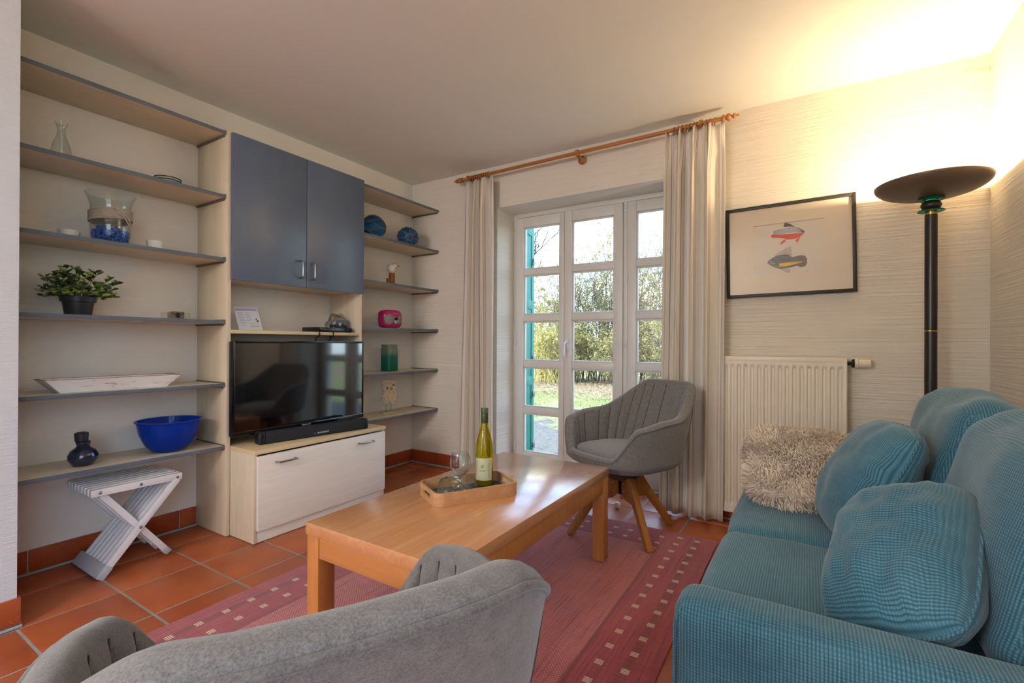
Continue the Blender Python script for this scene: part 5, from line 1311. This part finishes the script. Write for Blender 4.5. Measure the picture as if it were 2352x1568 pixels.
# ================================================================== curtain rod and curtains
RYc = 3.040
def rz_(x): return 2.366 + (x+2.42)/2.06*.024
rod = thing('curtain_rod', 'long wooden curtain rod with turned finials above the window', 'curtain rod', (-1.39, RYc, 2.36))
MB().tube([(-2.355, RYc, rz_(-2.355)), (-.425, RYc, rz_(-.425))], .0125, 18).build('pole', 'rod_wood', rod)
for x, s in ((-2.355, -1), (-.425, 1)):
    MB().lathe([(0, 0), (.0185, 0), (.0195, .006), (.0155, .012), (.011, .016), (.019, .024), (.0215, .032), (.019, .040), (.010, .048), (.0085, .053), (.015, .058), (.016, .064), (.010, .070), (.006, .075), (.006, .088), (0, .090)], (x, RYc, rz_(x)), 20, (s, 0, s*.0116)).build('finial', 'rod_wood', rod, smooth=50)
for x in (-1.358, -.545, -2.30):
    z = rz_(x); q = MB(); q.ring_lathe([(.0130, -.012), (.021, -.010), (.023, 0), (.021, .010), (.0130, .012)], (x, RYc, z), 20, (1, 0, 0))
    q.lathe([(.012, .014), (.013, .03), (.010, .042), (.013, .052), (.024, .060), (.030, .074), (.030, .084), (.022, .093), (0, .093)], (x, RYc+.008, z-.012 if x == -1.358 else z), 20, (0, 1, -.12 if x == -1.358 else 0)); q.build('bracket', 'rod_wood', rod, smooth=50)
def curtain(name, label, x0t, x1t, x0b, x1b, zt, zb, folds, seed, nring, ringx, ph, yoff, side):
    t = thing(name, label, 'curtain', ((x0t+x1t)/2, RYc, zb), 0, 'cream striped curtains')
    rnd = random.Random(seed); q = MB(); NU, NV = 260, 40; W_ = 1.35
    def pt(u, v):
        z = zt + (zb-zt)*v; top = 1-ss(.0, .13, v)
        wv = u + .012*math.sin(u*19+seed) + .010*math.sin(u*31+2*seed)*v
        a = 2*PI*folds*wv + ph
        amp = (.030 + .010*math.sin(u*9+seed))*(1-.45*top) 
        y = RYc + yoff*(1-top) - amp*math.sin(a) - .014*math.sin(2.1*a+1.3)*(1-top) + .010*math.sin(v*5+u*7)
        pin = .016*top*math.sin(2*PI*folds*2*wv)
        x = (x0t+(x0b-x0t)*v)*(1-u) + (x1t+(x1b-x1t)*v)*u + .016*math.cos(a*1.0+.6)*(1-.5*top)
        if v > .985: z += .004*math.sin(a)
        ruf = .012*math.sin(2*PI*folds*2.0*u+1)*max(0, 1-v/.02)
        return (x, min(YB-.012, y+pin), z+ruf)
    q.grid(NU, NV, pt, uvfn=lambda u, v: (u*W_, (zt-zb)*(1-v)))
    o = q.build('cloth', 'curtain_cloth', t, uv='grid', smooth=180)
    md = o.modifiers.new('thickness', 'SOLIDIFY'); md.thickness = .0022; md.offset = 0
    q = MB(); q.grid(NU, 1, lambda u, v: tuple(Vector(pt(u, .035+.010*v)) + Vector((0, -.0025, 0))), uvfn=lambda u, v: (u*W_, v*.02)); q.build('heading_tape', 'curtain_cloth', t, uv='grid', smooth=180)
    for i in range(nring):
        x = ringx[0] + (ringx[1]-ringx[0])*i/(nring-1) + rnd.uniform(-.004, .004); z = rz_(x)-.007
        MB().tube([(x+.004*math.sin(2*PI*k/18), RYc+.021*math.cos(2*PI*k/18), z+.021*math.sin(2*PI*k/18)) for k in range(18)], .0036, 7, closed=True).build('ring', 'rod_wood', t)
    return t
curtain('curtain', 'cream striped curtain gathered on the window side near the shelves', -2.325, -2.045, -2.362, -2.020, 2.340, .022, 3.4, 3, 9, (-2.265, -2.105), .4, .0, -1)
curtain('curtain', 'cream striped curtain gathered on the window side near the radiator', -.745, -.425, -.765, -.432, 2.372, .018, 3.6, 5, 11, (-.705, -.475), 2.2, -.025, 1)

# ================================================================== garden behind the window
GZ = -.12
m = MB(); NG = 60
def gpt(u, v):
    x = -60 + 90*u; y = 3.54 + 76*v**2; return (x, y, GZ + (.05*mnoise.noise(Vector((x*.3, y*.3, 0))) if y > 5 else 0) + .012*max(0, y-14)*.6)
m.grid(NG, NG, gpt, flip=True)
g = m.build('ground', 'ground_garden', origin=(0, 0, 0), smooth=180, recalc=True); g['kind'] = 'structure'
m = MB().box(-60, XL-.3, YREAR-.3, 3.54, GZ-.05, GZ).box(XR+.3, 30, YREAR-.3, 3.54, GZ-.05, GZ).box(-60, 30, -40, YREAR-.3, GZ-.05, GZ)
g2 = m.build('ground_front', 'gravel', smooth=0); g2['kind'] = 'structure'
rnd = random.Random(31)
def strands(name, mat, n, fn, label, cat):
    q = MB()
    for i in range(n): fn(q)
    o = q.build(name, mat, smooth=0, origin=(0, 0, 0)); tag(o, label, cat, kind='stuff'); return o
def sector(y): 
    r = rnd.uniform(-.74, -.10); return r*y
def blade(q):
    y = 5.6 + 9.5*rnd.random()**1.4; x = sector(y)
    if mnoise.noise(Vector((x*1.1, y*1.1, 5))) < -.12 - (y-6)*.05: return
    h = rnd.uniform(.02, .06); a = rnd.uniform(0, 2*PI); w = .004; z = GZ-.01
    q.add([(x-w*math.cos(a), y-w*math.sin(a), z), (x+w*math.cos(a), y+w*math.sin(a), z), (x+rnd.uniform(-.03, .03), y+rnd.uniform(-.03, .03), z+h+.02)], [(0, 1, 2)])
strands('lawn_grass', 'grass_blade', 26000, blade, 'short patchy lawn grass beyond the paved strip', 'grass')
def dleaf(q):
    y = rnd.uniform(9.2, 14.0) if rnd.random() < .9 else rnd.uniform(5.5, 9.2); x = sector(y); s = rnd.uniform(.02, .045); a = rnd.uniform(0, 2*PI); t = rnd.uniform(-.5, .5); z = GZ+.03+rnd.uniform(0, .02)
    c, n = math.cos(a), math.sin(a)
    q.add([(x-s*c, y-s*n, z), (x+s*.6*n, y-s*.6*c, z+s*t), (x+s*c, y+s*n, z+s*.3), (x-s*.6*n, y+s*.6*c, z-s*t*.3)], [(0, 1, 2, 3)])
strands('fallen_leaves', 'dry_leaf', 5200, dleaf, 'dry fallen leaves scattered before the shrubs', 'leaves')

def shrub(name, label, x, y, h, w, nst, nlf, tw, lfm, seed, spread=.5, twigs=5, group='shrubs at the end of the lawn', lf=.05, drop=0, low=0):
    r = random.Random(seed); t = thing(name, label, 'shrub' if 'tree' not in name else 'tree', (x, y, GZ), 0, group); q = MB(); tips = []
    for i in range(nst):
        a = r.uniform(0, 2*PI); k = r.uniform(.1, 1)**.7; hh = h*r.uniform(.55, 1.0); b = Vector((x + .25*w*r.uniform(-1, 1), y + .2*w*r.uniform(-1, 1), GZ-.05))
        tip = Vector((x + w*.5*k*math.cos(a), y + w*.5*k*math.sin(a), GZ + hh*(1-.25*k*k) - drop*k*hh)); mid = (b+tip)/2 + Vector((r.uniform(-.2, .2), r.uniform(-.2, .2), hh*.22))
        P = bez(b, mid, tip, 8); q.tube(P, [max(.003, .016*(1-j/9)) * (h/4) for j in range(9)], 3)
        for j in range(twigs):
            f = r.uniform(.15 if low else .35, 1); p = P[int(f*8)]; d = Vector((r.uniform(-1, 1), r.uniform(-1, 1), r.uniform(-.1, 1.2)-drop*1.5)).normalized(); L = r.uniform(.3, .9)*h/4
            e = p + d*L; q.tube(bez(p, p + d*L*.5 + Vector((0, 0, .08)), e, 3), [.006*h/4, .005*h/4, .004*h/4, .002*h/4], 3)
            tips += [(p, e)]
            for kk in range(2):
                d2 = (d + Vector((r.uniform(-.8, .8), r.uniform(-.8, .8), r.uniform(-.3, .8)))).normalized(); p2 = p + (e-p)*r.uniform(.3, .9); e2 = p2 + d2*L*.45
                q.tube([p2, (p2+e2)/2 + Vector((0, 0, .03)), e2], [.004*h/4, .003*h/4, .0015*h/4], 3); tips.append((p2, e2))
    q.build('branches', tw, t, smooth=0, kind='stuff')
    q = MB()
    for i in range(nlf):
        p, e = tips[r.randrange(len(tips))]; c = p + (e-p)*r.uniform(.1, 1.05) + Vector((r.uniform(-.06, .06), r.uniform(-.06, .06), r.uniform(-.06, .06)))
        u = Vector((r.uniform(-1, 1), r.uniform(-1, 1), r.uniform(-1, 1))).normalized(); s2 = u.orthogonal().normalized(); s = lf*r.uniform(.5, 1.2)
        q.add([c - u*s, c + s2*s*.45, c + u*s, c - s2*s*.45], [(0, 1, 2, 3)])
    if nlf: q.build('foliage', lfm, t, smooth=0, kind='stuff')
    return t
row = [(-6.2, 13.6, 4.9, 2.6), (-5.0, 14.0, 5.1, 2.6), (-3.9, 13.6, 4.6, 2.6), (-2.8, 14.0, 4.6, 2.6), (-1.6, 13.8, 4.8, 2.8), (-.2, 14.2, 4.6, 2.8)]
for i, (x, y, h, w) in enumerate(row):
    shrub('garden_shrub', 'tall twiggy shrub with sparse yellow green leaves in the row beyond the lawn', x, y, h, w, 46, 5200, 'twig', 'leaf_olive', 40+i, twigs=6, lf=.036, low=1)
for i, (x, y) in enumerate(((-5.6, 12.9), (-4.5, 12.8), (-3.4, 12.9), (-2.2, 12.8))):
    shrub('low_shrub', 'low dense olive green shrub before the tall shrub row', x, y, 2.1, 2.0, 34, 4200, 'twig', 'leaf_olive', 60+i, twigs=6, lf=.034, group='low shrubs before the tall row', low=1)
shrub('willow_shrub', 'yellow stemmed willow shrub standing left of the shrub row', -6.55, 12.6, 3.4, 1.9, 70, 1800, 'twig_yellow', 'leaf_yellow', 71, twigs=5, lf=.05, group='willow', drop=.25, low=1)
for i, (x, y, h, w) in enumerate(((-15, 26, 6.0, 6), (-18.5, 27, 6.4, 6), (-11.5, 26, 6.0, 6), (-8.2, 25, 6.2, 6), (-22, 28, 6.2, 6), (-4.5, 25, 6.0, 6), (-1, 25, 6, 6), (-25.5, 28, 6.2, 6))):
    shrub('distant_bush', 'hazy bare bush on the far edge of the lawn', x, y, h, w, 40, 1500, 'twig_dark', 'leaf_olive', 80+i, twigs=6, lf=.11, group='far bushes', low=1)
# bare tree overhead at the left
tr_ = thing('bare_tree', 'bare tree with fine branches against the sky', 'tree', (-8.4, 11.4, GZ)); q = MB(); r_ = random.Random(5)
def grow(p, d, L, rad, lev):
    e = p + d*L + Vector((0, 0, .04*L)); m_ = (p+e)/2 + Vector((r_.uniform(-.06, .06), r_.uniform(-.06, .06), r_.uniform(-.03, .08)))*L
    q.tube(bez(p, m_, e, 3), [rad, rad*.9, rad*.8, rad*.68], 5 if lev < 2 else 3)
    if lev >= 5: return
    for k in range(2 if lev < 1 else 3):
        d2 = (d*1.1 + Vector((r_.uniform(-1, 1), r_.uniform(-1, 1), r_.uniform(-.35, .75)))*(.62+.05*lev)).normalized()
        grow(p + (e-p)*r_.uniform(.55, 1), d2, L*r_.uniform(.62, .82), rad*.60, lev+1)
grow(Vector((-8.4, 11.4, GZ-.1)), Vector((.06, 0, 1)), 2.3, .12, 0)
grow(Vector((-8.3, 11.4, 1.9)), Vector((.45, -.1, 1)).normalized(), 1.7, .07, 1); grow(Vector((-8.35, 11.4, 1.2)), Vector((.6, .1, .8)).normalized(), 1.6, .06, 1)
q.build('branches', 'twig_dark', tr_, smooth=40)
